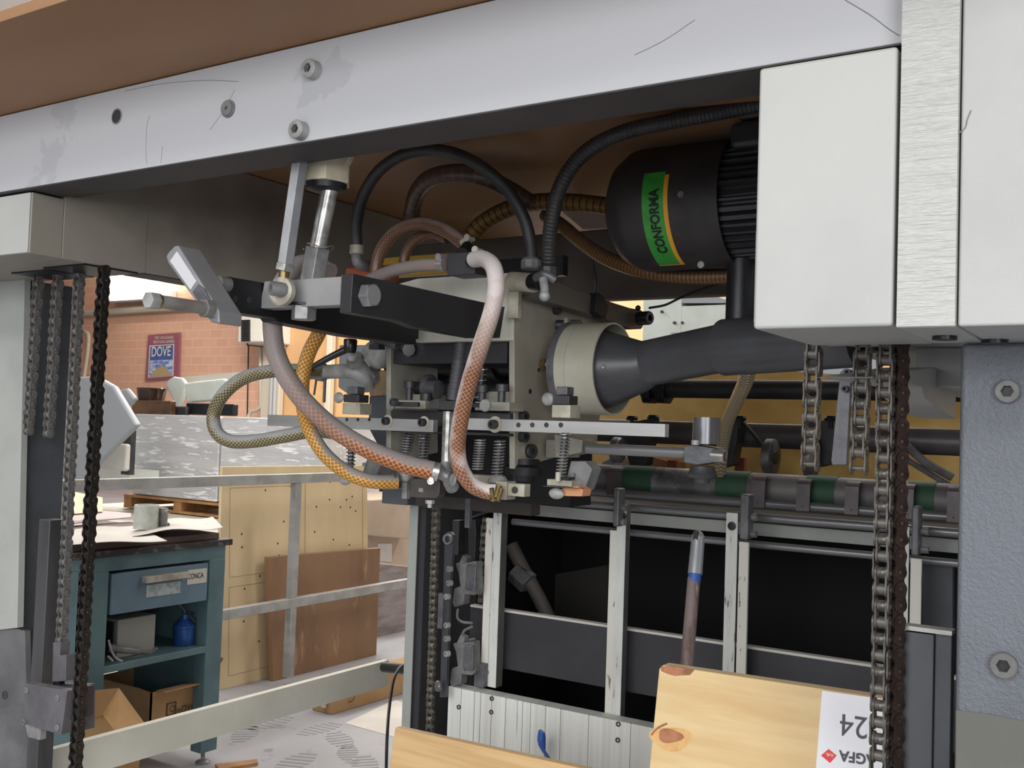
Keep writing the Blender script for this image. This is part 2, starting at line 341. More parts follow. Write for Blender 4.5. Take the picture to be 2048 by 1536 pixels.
b=B(); b.path([pY(520,690,11.8),pY(522,800,11.8),pY(516,818,11.8),pY(502,824,11.8),pY(496,838,11.8),pY(494,870,11.8)],.03,8); solo(b,'bent_pipe',creamw,'thin cream pipe with an elbow beside the cream pillar','pipe')
T=thing('ventilation_unit',pY(500,685,11.5),'pale louvred ventilation unit mounted on the brick wall','ventilation unit')
b=B(); b.bY(478,600,526,684,11.3,.6); part(b,'housing',beige,T,bev=.03)
b=B()
for k in range(11): b.bY(482,640+k*4 if k else 640,498,642.2+k*4,11.27,.04)
part(b,'louvre_slats',ink,T)
b=B(); b.path([pY(495,690,11.4),pY(526,694,11.4)],.01,6); b.path([pY(495,684,11.4),pY(495,692,11.4)],.01,6); part(b,'bracket',ink,T)
T=thing('fluorescent_luminaire',pY(270,590,11.8),'glaring fluorescent strip light against the brick wall','lamp')
b=B(); b.bY(205,586,325,596,11.7,.29); part(b,'tray',ceilm,T)
b=B()
for a,c,d,e in ((216,552,275,556),(216,566,262,570),(280,562,322,566),(282,574,324,578),(218,578,258,582)): b.path([pY(a,c,11.6),pY(d,e,11.6)],.075,8,smooth=False)
part(b,'lamp_tube',lampm,T)
T=thing('upper_luminaire',(-4.2,2.2,4.85),'ceiling light strip glimpsed above the brown board at the corner','lamp')
part(B().box(-5.6,-3,1.2,1.6,4.9,4.98),'tray',ceilm,T); part(B().box(-5.5,-3.1,1.3,1.5,4.86,4.9),'lamp_tube',lampm,T)
# far stacks
def stack(x0,x1,y,lab,z0=.64,z1=1.365,nm='wrapped_paper_stack'):
    b=B(); n=16
    # slightly uneven wrapped block
    b.box(x0,x1,y,y+.9,z0,z1); o=solo(b,nm,wrap,lab,'paper stack','wrapped stacks on pallets' ,.012); return o
xa,xb,xc=pY(268,900,6).x,pY(439,900,6).x,pY(652,900,6).x
for a,c,l in ((xa,xb-.01,'left wrapped white paper stack standing on a wooden pallet'),(xb+.01,xc,'right wrapped white paper stack partly behind the plywood sheet')):
    o=stack(a,c,6,l); del o['group']
def pallet(x0,x1,y,z,lab,d=.9,n=5):
    T=thing('wooden_pallet',((x0+x1)/2,y,z),lab,'pallet')
    for k in range(3):
        xx=x0+(x1-x0-.1)*k/2
        part(B().box(xx,xx+.1,y,y+d,z+.02,z+.1),'block',palw,T)
    part(B().box(x0,x1,y-.005,y+d,z+.1,z+.12),'top_deck',palw,T); part(B().box(x0,x1,y,y+.1,z,z+.02),'bottom_board',palw,T)
    return T
pallet(xa-.08,xb+.25,5.98,.515,'wooden pallet directly under the left wrapped stack')
pallet(xb+.3,xc,5.98,.515,'wooden pallet beneath the right wrapped stack')
b=B(); b.box(xa-.6,xc+.2,5.2,7,.47,.505); solo(b,'grey_board_sheet',beige,'flat grey sheet lying below the pallet, above a lower pallet','board')
pallet(xa+.9,xc,5.3,.34,'lower wooden pallet under the grey sheet'); solo(B().box(xa,xc,5.4,6.8,0,.335),'plinth_stack',card,'brown stack under the lower pallet, nearly hidden by the cabinet','stack')
# appliances on the stacks
T=thing('brown_glass_bowl',pY(300,802,6.2),'dark brown round pot on a wooden box atop the wrapped stack','pot')
p0=pY(303,802,6.25); b=B(); b.lathe([(0,rad(p0,50)),(.11,rad(p0,58)),(.115,rad(p0,60)),(.12,rad(p0,58)),(.12,rad(p0,50)),(.02,rad(p0,46))],p0,(0,0,1),28); part(b,'bowl',M('smoked_brown_glass',(52,34,26),.1),T)
b=B(); b.bY(264,800,340,831,6.1,.06); solo(b,'brown_wooden_box',M('varnished_box',(112,84,58),.3,0,(70,48,34),4),'brown varnished box under the dark pot on the stack','box',bev=.006)
T=thing('copying_machine',pY(400,832,6.3),'white office machine with dark base on the wrapped stack','machine')
b=B(); b.fY([(334,760),(345,753),(362,756),(372,768),(362,800),(350,831),(338,831),(345,800),(330,770)],6.35,.05); part(b,'white_hood',whitem,T,bev=.02)
b=B(); b.fY([(368,766),(445,757),(470,770),(446,800),(372,806)],6.3,.06); part(b,'tray_cover',whitem,T,bev=.02)
b=B(); b.bY(372,806,466,832,6.25,.06); part(b,'dark_base',blackm,T,bev=.01)
b=B(); b.bY(338,812,372,832,6.2,.05); part(b,'side_foot',darkm,T,bev=.02)
b=B(); b.fY([(360,754),(480,744),(492,752),(470,758),(372,762)],6.6,.3); part(b,'paper_tray',beige,T)
T=thing('folding_machine_guard',pY(200,960,5),'large pale grey angular machine hood behind the hanging chains','machine')
b=B(); b.fY([(120,755),(190,752),(225,772),(272,850),(196,924),(165,960),(110,970)],5.0,.06); part(b,'hood',greym,T,bev=.02)
b=B(); b.fY([(226,782),(252,776),(268,796),(258,812),(240,806)],5.2,.05); part(b,'small_hood',greym,T,bev=.02)
b=B(); b.bY(200,885,250,943,5.3,.05); part(b,'beige_body',beige,T,bev=.02)
b=B(); b.bY(246,860,258,950,5.4,.05); part(b,'dark_column',darkm,T)
b=B(); b.bY(110,930,258,975,5.6,.3); part(b,'lower_bed',whitem,T)
# ================================================================ PLYWOOD, RACK
b=B(); b.prism([(-4.0,3.58,0),(-4.0,4.735,0),(-4.06,4.72,1.103),(-4.06,3.61,1.108)],(-.02,0,0)); T=solo(b,'plywood_sheet',ply,'large pale plywood sheet standing upright behind the metal rack','plywood',bev=.001)
b=B()
for i in range(46):
    y=3.7+random.random()*.95; z=.1+random.random()*.95; x=-4.0-.0545*z+.0015
    b.box(x-.001,x,y-.004,y+.004,z-.005,z+.005)
part(b,'nail_holes',ink,T)
b=B()
for (y0,y1,z0,z1) in ((3.66,4.1,.55,1.0),(4.2,4.68,.4,1.03),(3.66,4.0,.06,.5)):
    for (ya,za,yb,zb) in ((y0,z0,y1,z0),(y0,z1,y1,z1),(y0,z0,y0,z1),(y1,z0,y1,z1)):
        x0=-4.0-.0545*za+.001; x1=-4.0-.0545*zb+.001; b.path([(x0,ya,za),(x1,yb,zb)],.0013,4,smooth=False)
part(b,'pencil_outlines',M('scored_outline',(160,136,104),.7),T)
b=B(); b.prism([(-3.93,3.9,0),(-3.93,4.72,0),(-3.96,4.755,.618),(-3.96,3.86,.64)],(-.035,0,0)); solo(b,'brown_board_panel',plyd,'brown stained board leaning in front of the pale plywood','board',bev=.002)
T=thing('aluminium_rack',(-3.8,3.6,0),'square-tube aluminium frame crossing in front of the plywood','metal frame')
x=-3.78; 
for nm,(y0,y1,z0,z1) in {'top_rail':(2.5,4.9,1.035,1.083),'middle_rail':(2.5,4.9,.4,.448)}.items(): part(B().box(x-.04,x,y0,y1,z0,z1),nm,alu,T,bev=.003)
part(B().box(x-.039,x-.001,3.85,3.895,.05,1.034),'upright',alu,T,bev=.003); part(B().box(x-.04,x,4.86,4.9,0,1.035),'upright',alu,T,bev=.003); part(B().box(x-.04,x,2.5,2.54,0,1.035),'upright',alu,T,bev=.003)
# cardboard cartons right of the plywood
b=B(); b.fX([(742,1000),(840,992),(840,1080),(742,1072)],-5.0,.5); solo(b,'grey_brown_carton',M('grey_kraft',(172,154,134),.7,0,(162,144,124),4),'grey-brown carton seen right of the plywood edge','carton',bev=.01)
b=B(); b.fX([(735,1068),(840,1068),(840,1320),(735,1320)],-5.2,.3); T=solo(b,'tall_carton',M('dull_kraft',(168,150,130),.7),'taller kraft carton with white sheet, right of the plywood','carton',bev=.01)
b=B(); b.fX([(756,1087),(784,1087),(784,1124),(756,1122)],-5.195,.005); part(b,'shipping_label',paper,T)
b=B(); b.fX([(742,1124),(840,1135),(840,1310),(738,1310)],-4.25,.5); solo(b,'wrapped_box_bundle',wrapb,'brown bundle in glossy film right of the brown board','bundle',bev=.012)
q0=pZ(663,1430,0); 
T=thing('long_carton',(q0.x,q0.y,0),'long low brown carton on the floor behind the rail','carton')
_A=pZ(663,1430,0); _Bq=pZ(860,1372,0); _w=pZ(624,1420,0)-_A; b=B(); b.prism([_A,_Bq,_Bq+_w,_A+_w],(0,0,.14)); part(b,'box_body',card,T,bev=.004)
_o=pZ(690,1421,0); _d=(pZ(860,1375,0)-pZ(663,1430,0)).normalized()
def _fn(x,y,o=_o,d=_d): return o+d*x+V((.004,-.004,y))
b=B(); b.ring(_o+_d*.02+V((.003,-.004,.065)),_o+_d*.02+V((.006,-.007,.065)),.03,.027); part(b,'printed_ring',cardd,T)
b=B(); c0=pZ(648,1427,0); b.box(c0.x-.01,c0.x+.014,c0.y-.012,c0.y+.0,.03,.11); part(b,'white_sticker',paper,T)
# floor sheets, chips
b=B(); b.prism([pZ(690,1447,0),pZ(790,1475,0),pZ(900,1440,0),pZ(790,1400,0)],(0,0,.002)); solo(b,'floor_paper_sheet',paper,'white paper sheet lying on the floor near the long carton','paper sheet')
b=B(); b.prism([pZ(430,1534,0),pZ(514,1524,0),pZ(516,1531,0),pZ(440,1545,0)],(0,0,.012)); solo(b,'wood_offcut',palw,'thin wooden offcut on the floor beside the cabinet foot','offcut')
for i,(px,py,s,rot) in enumerate(((470,1444,1,.3),(540,1446,1.1,-.5),(640,1458,1,-.6),(680,1480,1,.4),(590,1525,1.1,-.3),(695,1505,.8,.1),(730,1530,1,.2),(490,1468,1,0))):
    o=pZ(px,py,0); b=B(); c,sn=math.cos(rot+.6),math.sin(rot+.6)
    for k in range(7):
        yy=-.12+k*.035; ww=.045*math.sin(PI*(k+1)/8.5)+.01
        P=[(-ww,yy),(ww,yy+.01),(ww,yy+.024),(-ww,yy+.014)]
        b.prism([(o.x+(x_*c-y_*sn)*s,o.y+(x_*sn+y_*c)*s,.0) for x_,y_ in P],(0,0,.0012))
    ls=['footprint nearest the cabinet leg','footprint just under the rail','footprint by the long carton','footprint below the long carton','footprint at the bottom edge left of the cable','small footprint left of the black cable','footprint at the bottom edge by the cable','flat footprint beside the cabinet leg']
    solo(b,'shoe_print',M('dusty_print',(146,145,147),.8) if i==0 else MC['dusty_print'],'grey ribbed '+ls[i]+', on the floor','footprint')
# ================================================================ TEAL CABINET
xf=-3.18; y0,y1=2.25,2.862
T=thing('workshop_cabinet',(-3.45,2.55,0),'teal steel workshop cabinet with a drawer and open shelf','cabinet')
part(B().box(-3.78,-3.3,2.2,2.9,.855,.878),'worktop',M('worn_black_edge',(46,42,42),.5,0,(90,84,80),30,(.55,.6)),T,bev=.002) if 0 else part(B().box(-3.74,-3.165,2.16,2.885,.852,.876),'worktop',M('worn_black_edge',(46,42,42),.5,0,(90,84,80),30,(.55,.6)),T,bev=.002)
b=B(); b.box(-3.72,xf,y0,y1,.80,.852); part(b,'top_frame',teal,T)
part(B().box(-3.72,xf,y0,y0+.07,.1,.80),'left_side_panel',teal,T,bev=.003)
part(B().box(-3.72,xf,y1-.07,y1,.1,.80),'right_side_panel',teal,T,bev=.003)
for yy in (y0,y1-.08): part(B().box(xf-.06,xf+.004,yy,yy+.08,.05,.80),'leg',teal,T,bev=.004)
part(B().box(-3.74,-3.72,y0,y1,.3,.8),'back_panel',teal,T)
d=part(B().box(xf-.4,xf+.008,y0+.09,y1-.09,.645,.79),'drawer',teald,T,bev=.002)
pa,pb=pX(280,1163,xf),pX(367,1150,xf)
part(B().box(xf+.008,xf+.035,pa.y,pb.y,pa.z-.004,pa.z+.02),'handle',cream,d,bev=.003)
pa,pb=pX(290,1170,xf),pX(356,1185,xf); part(B().box(xf+.008,xf+.012,pa.y,pb.y,pb.z,pa.z),'card_window',M('hazy_plastic',(138,152,152),.3,0,(176,182,178),40),d)
pa,pb=pX(372,1140,xf),pX(409,1164,xf); part(B().box(xf+.008,xf+.011,pa.y,pb.y,pb.z,pa.z),'maker_plate',beige,d)
def _fn(x,y,o=pX(375,1159,xf+.012)): return V((o.x,o.y+x,o.z+y))
text('CONCA',d,ink,_fn,.02,.72,bold=.01)
part(B().box(-3.71,xf+.003,y0+.05,y1-.05,.44,.466),'shelf',teal,T,bev=.003)
for yy in (y0+.04,y1-.04): 
    b=B(); b.cyl((xf-.03,yy,.012),(xf-.03,yy,.05),.008); b.lathe([(0,.026),(.006,.028),(.012,.02),(.016,.01)],(xf-.03,yy,0),(0,0,1)); part(b,'levelling_foot',steel,T)
# things on the cabinet
solo(B().box(-3.76,-3.2,2.1,2.845,.8765,.9),'brown_worktop_board',M('brown_board_edge',(96,78,72),.6),'dark brown board lying on top of the teal cabinet','board',bev=.002)
def sheet(pts,z,lab,mt=paper,nm='paper_sheet',th=.003):
    b=B(); b.prism([pZ(a,c,z) for a,c in pts],(0,0,th)); return solo(b,nm,mt,lab,'paper sheet')
def curl(pts,z,amp,lab,mt=paper,nm='paper_sheet'):   # curling sheet: two opposite edges, lifted by amp along them
    (a,b_,c,d_)=[pZ(x,y,z) for x,y in pts]; n=14; b=B(); vs=[]
    for i in range(n+1):
        t=i/n; p=a.lerp(b_,t); q=d_.lerp(c,t); h=amp*(.5-.5*math.cos(2*PI*t*1.2))+amp*t
        vs+=[p+V((0,0,h)),q+V((0,0,h)),p+V((0,0,h-.002)),q+V((0,0,h-.002))]
    fs=[]
    for i in range(n):
        k=4*i; fs+=[(k,k+4,k+5,k+1),(k+2,k+3,k+7,k+6),(k,k+2,k+6,k+4),(k+1,k+5,k+7,k+3)]
    fs+=[(0,1,3,2),(4*n,4*n+2,4*n+3,4*n+1)]; b.add(vs,fs); return solo(b,nm,mt,lab,'paper sheet')
curl([(140,1089),(334,1086),(268,1055),(150,1058)],.9045,.006,'white sheet with a pointed corner near the cabinet edge')
curl([(265,1072),(445,1064),(425,1042),(290,1048)],.913,.014,'curling white sheet right of the grey pipe clamp')
sheet([(130,1050),(262,1036),(262,1028),(130,1016)],.912,'pinkish grey sheet behind the pointed white sheet',M('pink_grey_paper',(196,184,182),.6),nm='paper_sheet',th=.004)
b=B(); b.prism([pZ(130,1030,.92),pZ(205,1024,.92),pZ(205,996,.92),pZ(150,985,.92)],(0,0,.003)); solo(b,'yellowed_sheet',M('yellowed_paper',(218,202,168),.6),'yellowed crumpled sheet at the back of the cabinet top','paper sheet')
c0=pX(291,1063,-3.35); c0.z=.919; r=rad(c0,48)
T=thing('pipe_clamp',c0,'grey cylindrical pipe clamp standing on papers on the cabinet','pipe clamp')
part(B().lathe([(0,r),(.0,r),(.085,r),(.092,r*.97),(.092,r*.8),(.01,r*.8)],c0,(0,0,1),32),'sleeve',M('pale_zinc_sleeve',(196,200,192),.5,.1,(176,180,172),20),T)
b=B()
e=c0+V((.02,r*1.02,0))
for dz in (.018,.068): b.cyl(e+V((-.03,0,dz)),e+V((.045,.0,dz)),.005); b.screw(e+V((.045,0,dz)),(1,0,0),.008,.008)
b.box(e.x-.012,e.x+.03,e.y-.008,e.y+.014,e.z+.005,e.z+.08); part(b,'bolted_lug',galv,T,bev=.002)
b=B(); b.lathe([(0,.02),(.006,.02)],e+V((.0,.02,.045)),(1,.4,0),24); part(b,'wing_disc',steel,T)
# on the shelf
b=B(); pa,pb=pX(268,1300,-3.22),pX(319,1240,-3.22); T=solo(B().box(-3.62,-3.24,pa.y-.06,pb.y,.467,pa.z+.115),'grey_metal_box',M('grey_beige_box',(146,146,138),.5),'grey-beige metal box on the cabinet shelf','box',bev=.004)
part(B().box(-3.6,-3.26,pa.y-.066,pa.y-.06,.475,pa.z+.105),'dark_side',darkm,T)
c0=pX(366,1309,-3.26); c0.z=.467
T=thing('oil_can',c0,'blue pump oil can with long spout on the shelf','oil can')
part(B().lathe([(0,.038),(.004,.04),(.065,.04),(.068,.043),(.074,.043),(.08,.036),(.095,.02),(.1,.014),(.118,.013)],c0,(0,0,1),28),'reservoir',blueoil,T)
b=B(); b.path([c0+V((0,0,.115)),c0+V((0,-.005,.135)),c0+V((-.01,-.1,.235))],.0035,8,smooth=False); part(b,'spout',steel,T)
b=B(); b.path([c0+V((0,-.012,.12)),c0+V((0,.03,.122)),c0+V((.0,.045,.112))],.006,8,flat=.5); b.path([c0+V((0,.03,.115)),c0+V((.01,.05,.08)),c0+V((.015,.06,.02))],.008,8,flat=.4); part(b,'trigger_lever',grip,T)
T=thing('heat_gun',pX(250,1300,-3.2),'dusty grey power tool with looped cable on the shelf','tool')
b=B(); b.path([pX(218,1296,-3.23),pX(250,1300,-3.2),pX(276,1303,-3.19)],.016,12,r1=.011); part(b,'barrel',cast,T)
b=B(); b.path([pX(276,1303,-3.19),pX(300,1304,-3.19),pX(314,1296,-3.19)],.006,10); part(b,'nozzle',grip,T)
b=B(); b.path([pX(217,1280,-3.2),pX(222,1300,-3.19),pX(232,1316,-3.185),pX(244,1322,-3.18)],.004,8); b.path([pX(215,1312,-3.19),pX(226,1322,-3.18)],.004,8); part(b,'power_cable',greyc,T)
# cartons under the shelf
def open_box(name,lab,o,ax,ay,h,th=.006,flaps=(),mt=card):
    T=thing(name,o,lab,'carton'); o,ax,ay=V(o),V(ax),V(ay); up=V((0,0,1)); u=ax.normalized(); w2=ay.normalized()
    part(B().prism([o,o+ax,o+ax+ay,o+ay],up*th),'base',mt,T)
    for s_,e_,n_ in ((o,o+ax,w2),(o+ay-w2*th,o+ax+ay-w2*th,w2),(o,o+ay,u),(o+ax-u*th,o+ax+ay-u*th,u)):
        part(B().prism([s_,e_,e_+up*h,s_+up*h],n_*th),'side_wall',mt,T)
    for s_,e_,dv in flaps: part(B().prism([o+V(s_)+up*h,o+V(e_)+up*h,o+V(e_)+up*h+V(dv),o+V(s_)+up*h+V(dv)],V((.001,.001,.006))),'flap',mt,T)
    return T
pa=pX(300,1440,-3.25); pb=pX(408,1395,-3.25)
T=open_box('printed_carton','brown printed carton with open flaps under the cabinet shelf',(-3.62,pa.y,.14),(.37,0,0),(0,pb.y-pa.y+.06,0),.17,flaps=(((.37,.02,0),(.37,pb.y-pa.y+.03,0),(.05,.0,.004)),((.25,pb.y-pa.y+.05,0),(.36,pb.y-pa.y+.05,0),(.02,.03,.07)),((0,0,0),(.3,0,0),(0,.1,-.05))))
def _fn(x,y,o=pX(352,1428,-3.247)): return V((-3.246,o.y+x,o.z+y+x*.0))
text('iaQVC',T,cardd,_fn,.026,.9,bold=.01)
b=B(); q=pX(333,1433,-3.246)
for (a,c,d_,e) in ((0,0,.045,.004),(0,.045,.045,.049),(0,0,.004,.049),(.041,0,.045,.049)): b.box(-3.2475,-3.246,q.y+a,q.y+d_,q.z+c,q.z+e)
part(b,'printed_square',cardd,T)
def _fn(x,y,o=pX(338,1425,-3.246)): return V((-3.246,o.y+x+.002,o.z+y))
text('Q',T,cardd,_fn,.024,1,bold=.01)
def _fn(x,y,o=pX(352,1436,-3.247)): return V((-3.246,o.y+x,o.z+y))
text('www.iaqvc.it',T,cardd,_fn,.008,1.1)
T=thing('open_carton',pX(225,1500,-3.05),'open empty brown carton tilted at the cabinet foot behind the chain','carton')
def q4(l,t=.006): 
    P=[pX(a,c,x) for a,c,x in l]; n=(P[1]-P[0]).cross(P[2]-P[0]).normalized()*t; return B().prism(P,n)
part(q4([(150,1384,-3.12),(238,1376,-3.12),(206,1430,-3.10),(150,1445,-3.10)]),'rear_wall',card,T)
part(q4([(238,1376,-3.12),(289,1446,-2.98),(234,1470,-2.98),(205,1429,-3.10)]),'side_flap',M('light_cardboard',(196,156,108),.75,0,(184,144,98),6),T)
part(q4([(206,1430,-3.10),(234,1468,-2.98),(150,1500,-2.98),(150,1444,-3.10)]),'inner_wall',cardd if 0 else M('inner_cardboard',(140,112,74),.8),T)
part(q4([(150,1500,-2.97),(250,1462,-2.97),(292,1448,-2.97),(270,1580,-2.97),(150,1600,-2.97)]),'front_wall',card,T)
solo(B().box(-3.0,-2.72,1.9,2.28,0,.14),'torn_carton',card,'crushed brown carton below the rail at the lower left','carton',bev=.01)
# ================================================================ MACHINE FRAME
YB=1.05
T=thing('cross_beam',(-1.1,YB,1.754),'long grey painted cross beam spanning the top of the machine','beam')
part(B().box(-2.2,-.229,YB,YB+.075,1.754,1.896),'beam_body',beamp,T,bev=.002)
part(B().box(-2.2,-.229,YB+.0005,YB+.0745,1.7525,1.7545),'underside_strip',M('dark_underside_paint',(62,60,60),.6,0,(54,52,52),6),T)  # dark strip paints the shade under the beam
part(B().box(-2.2,-.229,YB+.078,YB+.1,1.757,1.894),'rear_flange',MC['dark_underside_paint'],T)  # flange colour has the same shade painted in
for (px,py,r) in ((630,142,.0135),(605,263,.0135)): 
    p0=pY(px,py,YB); part(B().screw(V((p0.x,YB+.001,p0.z)),(0,-1,0),r,.017),'cap_screw',galv,T); part(B().cyl(V((p0.x,YB,p0.z)),V((p0.x,YB-.0075,p0.z)),r*.5,seg=12),'socket_floor',ink,T)  # black disc paints the shade inside the screw socket
p0=pY(458,218,YB); part(B().ring(V((p0.x,YB,p0.z)),V((p0.x,YB-.006,p0.z)),.0115,.003).ring(V((p0.x,YB,p0.z)),V((p0.x,YB-.003,p0.z)),.0135,.008),'plug_screw',cast,T)
p0=pY(234,233,YB); part(B().ring(V((p0.x,YB,p0.z)),V((p0.x,YB-.0012,p0.z)),.0135,.0115),'hole_rim',alu,T); part(B().cyl(V((p0.x,YB+.001,p0.z)),V((p0.x,YB-.0006,p0.z)),.0115),'threaded_hole',darkm,T)
b=B()
for P in ([(250,182),(330,167),(410,161),(476,163)],[(300,232),(294,250),(292,300),(294,328)],[(325,293),(322,326)],[(420,260),(445,225),(470,180)],[(1690,0),(1740,30),(1780,60),(1800,72)],[(1270,110),(1330,80),(1390,40)]):
    b.path([pY(a,c,YB)+V((0,-.0002,0)) for a,c in P],.0005,4)
part(b,'scratches',M('dark_scratch',(128,128,132),.6),T)
part(B().sphere(pY(712,62,YB)+V((0,.03,0)),.014,sc=(1.3,1,.5)),'rubber_stop',blackp,T)
# left side beam
T=thing('side_beam',(-1.9,1.3,1.64),'olive-grey side beam running back from the left end, chains hanging below','beam')
part(B().box(-2.3,-1.722,1.06,1.063,1.641,1.749),'front_end',coverp,T,bev=.001)
b=B(); b.box(-2.3,-1.72,1.063,1.127,1.64,1.75); b.box(-2.3,-1.72,1.127,1.31,1.64,1.896); part(b,'front_body',sidep,T,bev=.002)
part(B().box(-1.79,-1.7205,1.3095,2.75,1.64,1.8955),'beam_body',sidep,T)
part(B().box(-1.788,-1.724,1.31,2.74,1.638,1.6405),'dark_underside',MC['dark_underside_paint'],T)  # dark strip paints the shade below the side beam
part(B().box(-2.0,-1.87,1.2,1.3,1.637,1.641),'chain_slot',blackm,T); part(B().box(-1.86,-1.73,1.18,1.3,1.637,1.641),'chain_slot',blackm,T)
# back cross beam
pa,pb=pY(1230,598,2.15),pY(1450,592,2.15); zb=(pa.z+pb.z)/2; zt=pY(1240,455,2.15).z
solo(B().box(-1.72,-.1,2.15,2.18,zb,zt),'rear_cross_beam',M('dark_taupe_paint',(104,98,93),.5,0,(90,84,80),5),'dark taupe rear cross beam behind the hoses and motor','beam',bev=.003)
solo(B().box(-2.4,-.0,.79,2.8,1.8975,1.914),'overhead_board',board,'big brown fibreboard sheet lying across the machine top','board',bev=.001)
# right covers
solo(B().box(-.371,-.2315,1.03,1.234,1.47,1.745),'chain_cover',coverp,'pale box cover hung below the right end of the beam','cover',bev=.004)
T=thing('right_guard_panel',(.05,1.03,1.468),'large pale guard panel filling the upper right corner','guard panel')
part(B().box(-.173,.45,1.03,1.2,1.468,2.1),'panel',panelp,T,bev=.003); part(B().box(-.2285,-.1745,1.031,1.2,1.468,2.1),'edge_strip',coverp,T,bev=.002)
b=B(); 
for (a,c,d_,e,f) in ((-.2,1.12,.02,1.468,.0),(-.16,1.17,.022,1.468,0)): part(B().cyl((a,c,e),(a,c,e-.004),d_*.6),'rubber_plug',blackp,T)
b=B(); b.box(-.2275,-.175,1.0285,1.031,1.469,2.1); solo(b,'packing_tape',tape,'strip of wrinkled clear tape down the seam of the pale panels','tape')
b=B(); b.path([pY(1878,283,1.029),pY(1895,281,1.029),pY(1912,270,1.029),pY(1930,256,1.029),pY(1934,240,1.029),pY(1942,220,1.029)],.0005,4); part(b,'paint_crack',MC['dark_scratch'],bpy.data.objects['right_guard_panel'])
# right side beam
T=thing('right_side_beam',(-.2,1.8,1.5),'pale right side beam seen from below behind the cover','beam')
part(B().box(-.45,.1,1.25,2.75,1.5,1.62),'beam_body',coverp,T,bev=.003)
part(B().box(-.33,-.2,1.62,2.7,1.44,1.5),'lower_rail',coverp,T,bev=.003)
for x,y in ((-.38,1.45),(-.39,1.62),(-.24,1.9)): part(B().cyl((x,y,1.5),(x,y,1.494),.022),'rubber_plug',blackp,T)
T=thing('underside_bracket',(-.35,2.3,1.4),'pale notched bracket under the right side beam','bracket')
b=B(); b.fX([(1735,755),(1850,735),(1912,735),(1912,838),(1880,820),(1850,795),(1845,775)],-.3,.06); part(b,'bracket_plate',coverp,T,bev=.002)
# right post
T=thing('right_post',(.1,1.19,0),'blue-grey hammered steel post at the right edge','post')
pl=pY(1914,1100,1.19).x
part(B().box(pl,.45,1.19,1.36,0,1.467),'post_body',bluegrey,T,bev=.006)
for (px,py,r) in ((2016,783,.0125),(2008,1330,.0135)):
    p0=pY(px,py,1.19); part(B().screw(V((p0.x,1.195,p0.z)),(0,-1,0),r,.012),'cap_screw',cast,T); part(B().cyl(V((p0.x,1.19,p0.z)),V((p0.x,1.1888,p0.z)),r*.5,seg=12),'socket_floor',ink,T)  # black disc darkens the recess in place of real shade
pr=pY(1990,1432,1.189); part(B().fY([(1912,1420),(1975,1428),(2048,1442),(2060,1600),(1912,1600)],1.189,.004),'rust_stained_area',rusty,T)
T=thing('right_guide_rail',pY(1855,1540,1.3),'dark grey guide rail standing against the blue-grey post','guide rail')
b=B(); b.bY(1807,1262,1861,1700,1.28,.02); part(b,'wide_bar',M('gunmetal_bar',(78,79,82),.5,.3,(64,65,68),6),T,bev=.0015)
b=B(); b.bY(1870,1265,1897,1700,1.285,.02); part(b,'narrow_bar',slate,T,bev=.0015)
part(B().bY(1806,1259,1904,1263,1.279,.022),'bright_top_edge',alu,T)  # pale cap paints the overhead sheen on the rail top
# left post
T=thing('left_post',(-2.2,1.35,0),'tall left machine post with pale upper panel and dark side','post')
part(B().box(-2.9,-2.08,1.30,1.395,.0,1.64),'post_body',slate,T,bev=.003)
xa_=pY(48,1000,1.28).x
b=B(); b.fY([(-60,512),(50,512),(34,1256),(-60,1266)],1.28,.015); part(b,'pale_panel',postp,T,bev=.001)
b=B(); b.fY([(-60,1262),(34,1258),(50,1262),(58,1600),(-60,1600)],1.286,.012); part(b,'bare_metal_plate',M('brushed_post_metal',(122,122,124),.42,.5,(96,96,98),5),T)
p0=pY(10,1390,1.286); part(B().ring(V((p0.x,1.286,p0.z)),V((p0.x,1.2845,p0.z)),.009,.007).cyl((p0.x,1.287,p0.z),(p0.x,1.2855,p0.z),.007),'bolt_hole',darkm,T)
T=thing('left_guide_rail',pY(100,1536,1.3),'dark grey vertical guide rail beside the left hanging chain','guide rail')
b=B(); b.bY(78,1038,68,1640,1.255,.035); part(b,'rail',M('planed_steel',(66,66,69),.4,.5,(84,84,86),4,st=(4,4,.4)),T,bev=.002)
# slider block with rod
T=thing('lifting_block',pY(100,1468,1.2),'worn grey lifting block bolted at the end of the chain','block')
b=B(); b.fY([(50,1367),(134,1382),(122,1470),(48,1448)],1.19,.02); part(b,'front_plate',M('violet_grey_steel',(104,101,106),.5,.3,(86,84,88),12),T,bev=.001)
b=B(); b.fY([(110,1370),(163,1372),(162,1462),(150,1464),(110,1450)],1.24,.03); part(b,'rear_plate',MC['violet_grey_steel'],T,bev=.001)
b=B(); b.fY([(60,1375),(150,1378),(148,1440),(60,1440)],1.205,.04); part(b,'core',darkm,T)
for (px,py) in ((54,1380),(116,1396),(51,1443),(115,1455)):
    p0=pY(px,py,1.19); part(B().screw(V((p0.x,1.19,p0.z)),(0,-1,0),.0058,.002 if px!=51 else .006),'cap_screw',cast,T)
b=B(); b.fY([(50,1448),(82,1458),(80,1480),(56,1474)],1.2,.012); part(b,'lower_tongue',steel,T)
T2=thing('chain_anchor_rod',pY(118,1372,1.235),'square steel fork holding the second chain from the left end','chain anchor')
b=B(); b.fY([(106,1285),(121,1284),(119,1311),(132,1309),(131,1362),(104,1364)],1.235,.022); part(b,'fork',MC['violet_grey_steel'],T2,bev=.001)
b=B(); p0=pY(117,1376,1.243); b.hexa(p0,p0+V((0,0,.012)),.012); b.cyl(p0+V((0,0,-.01)),p0+V((0,0,.02)),.007); part(b,'lock_nut',blackm,T2)
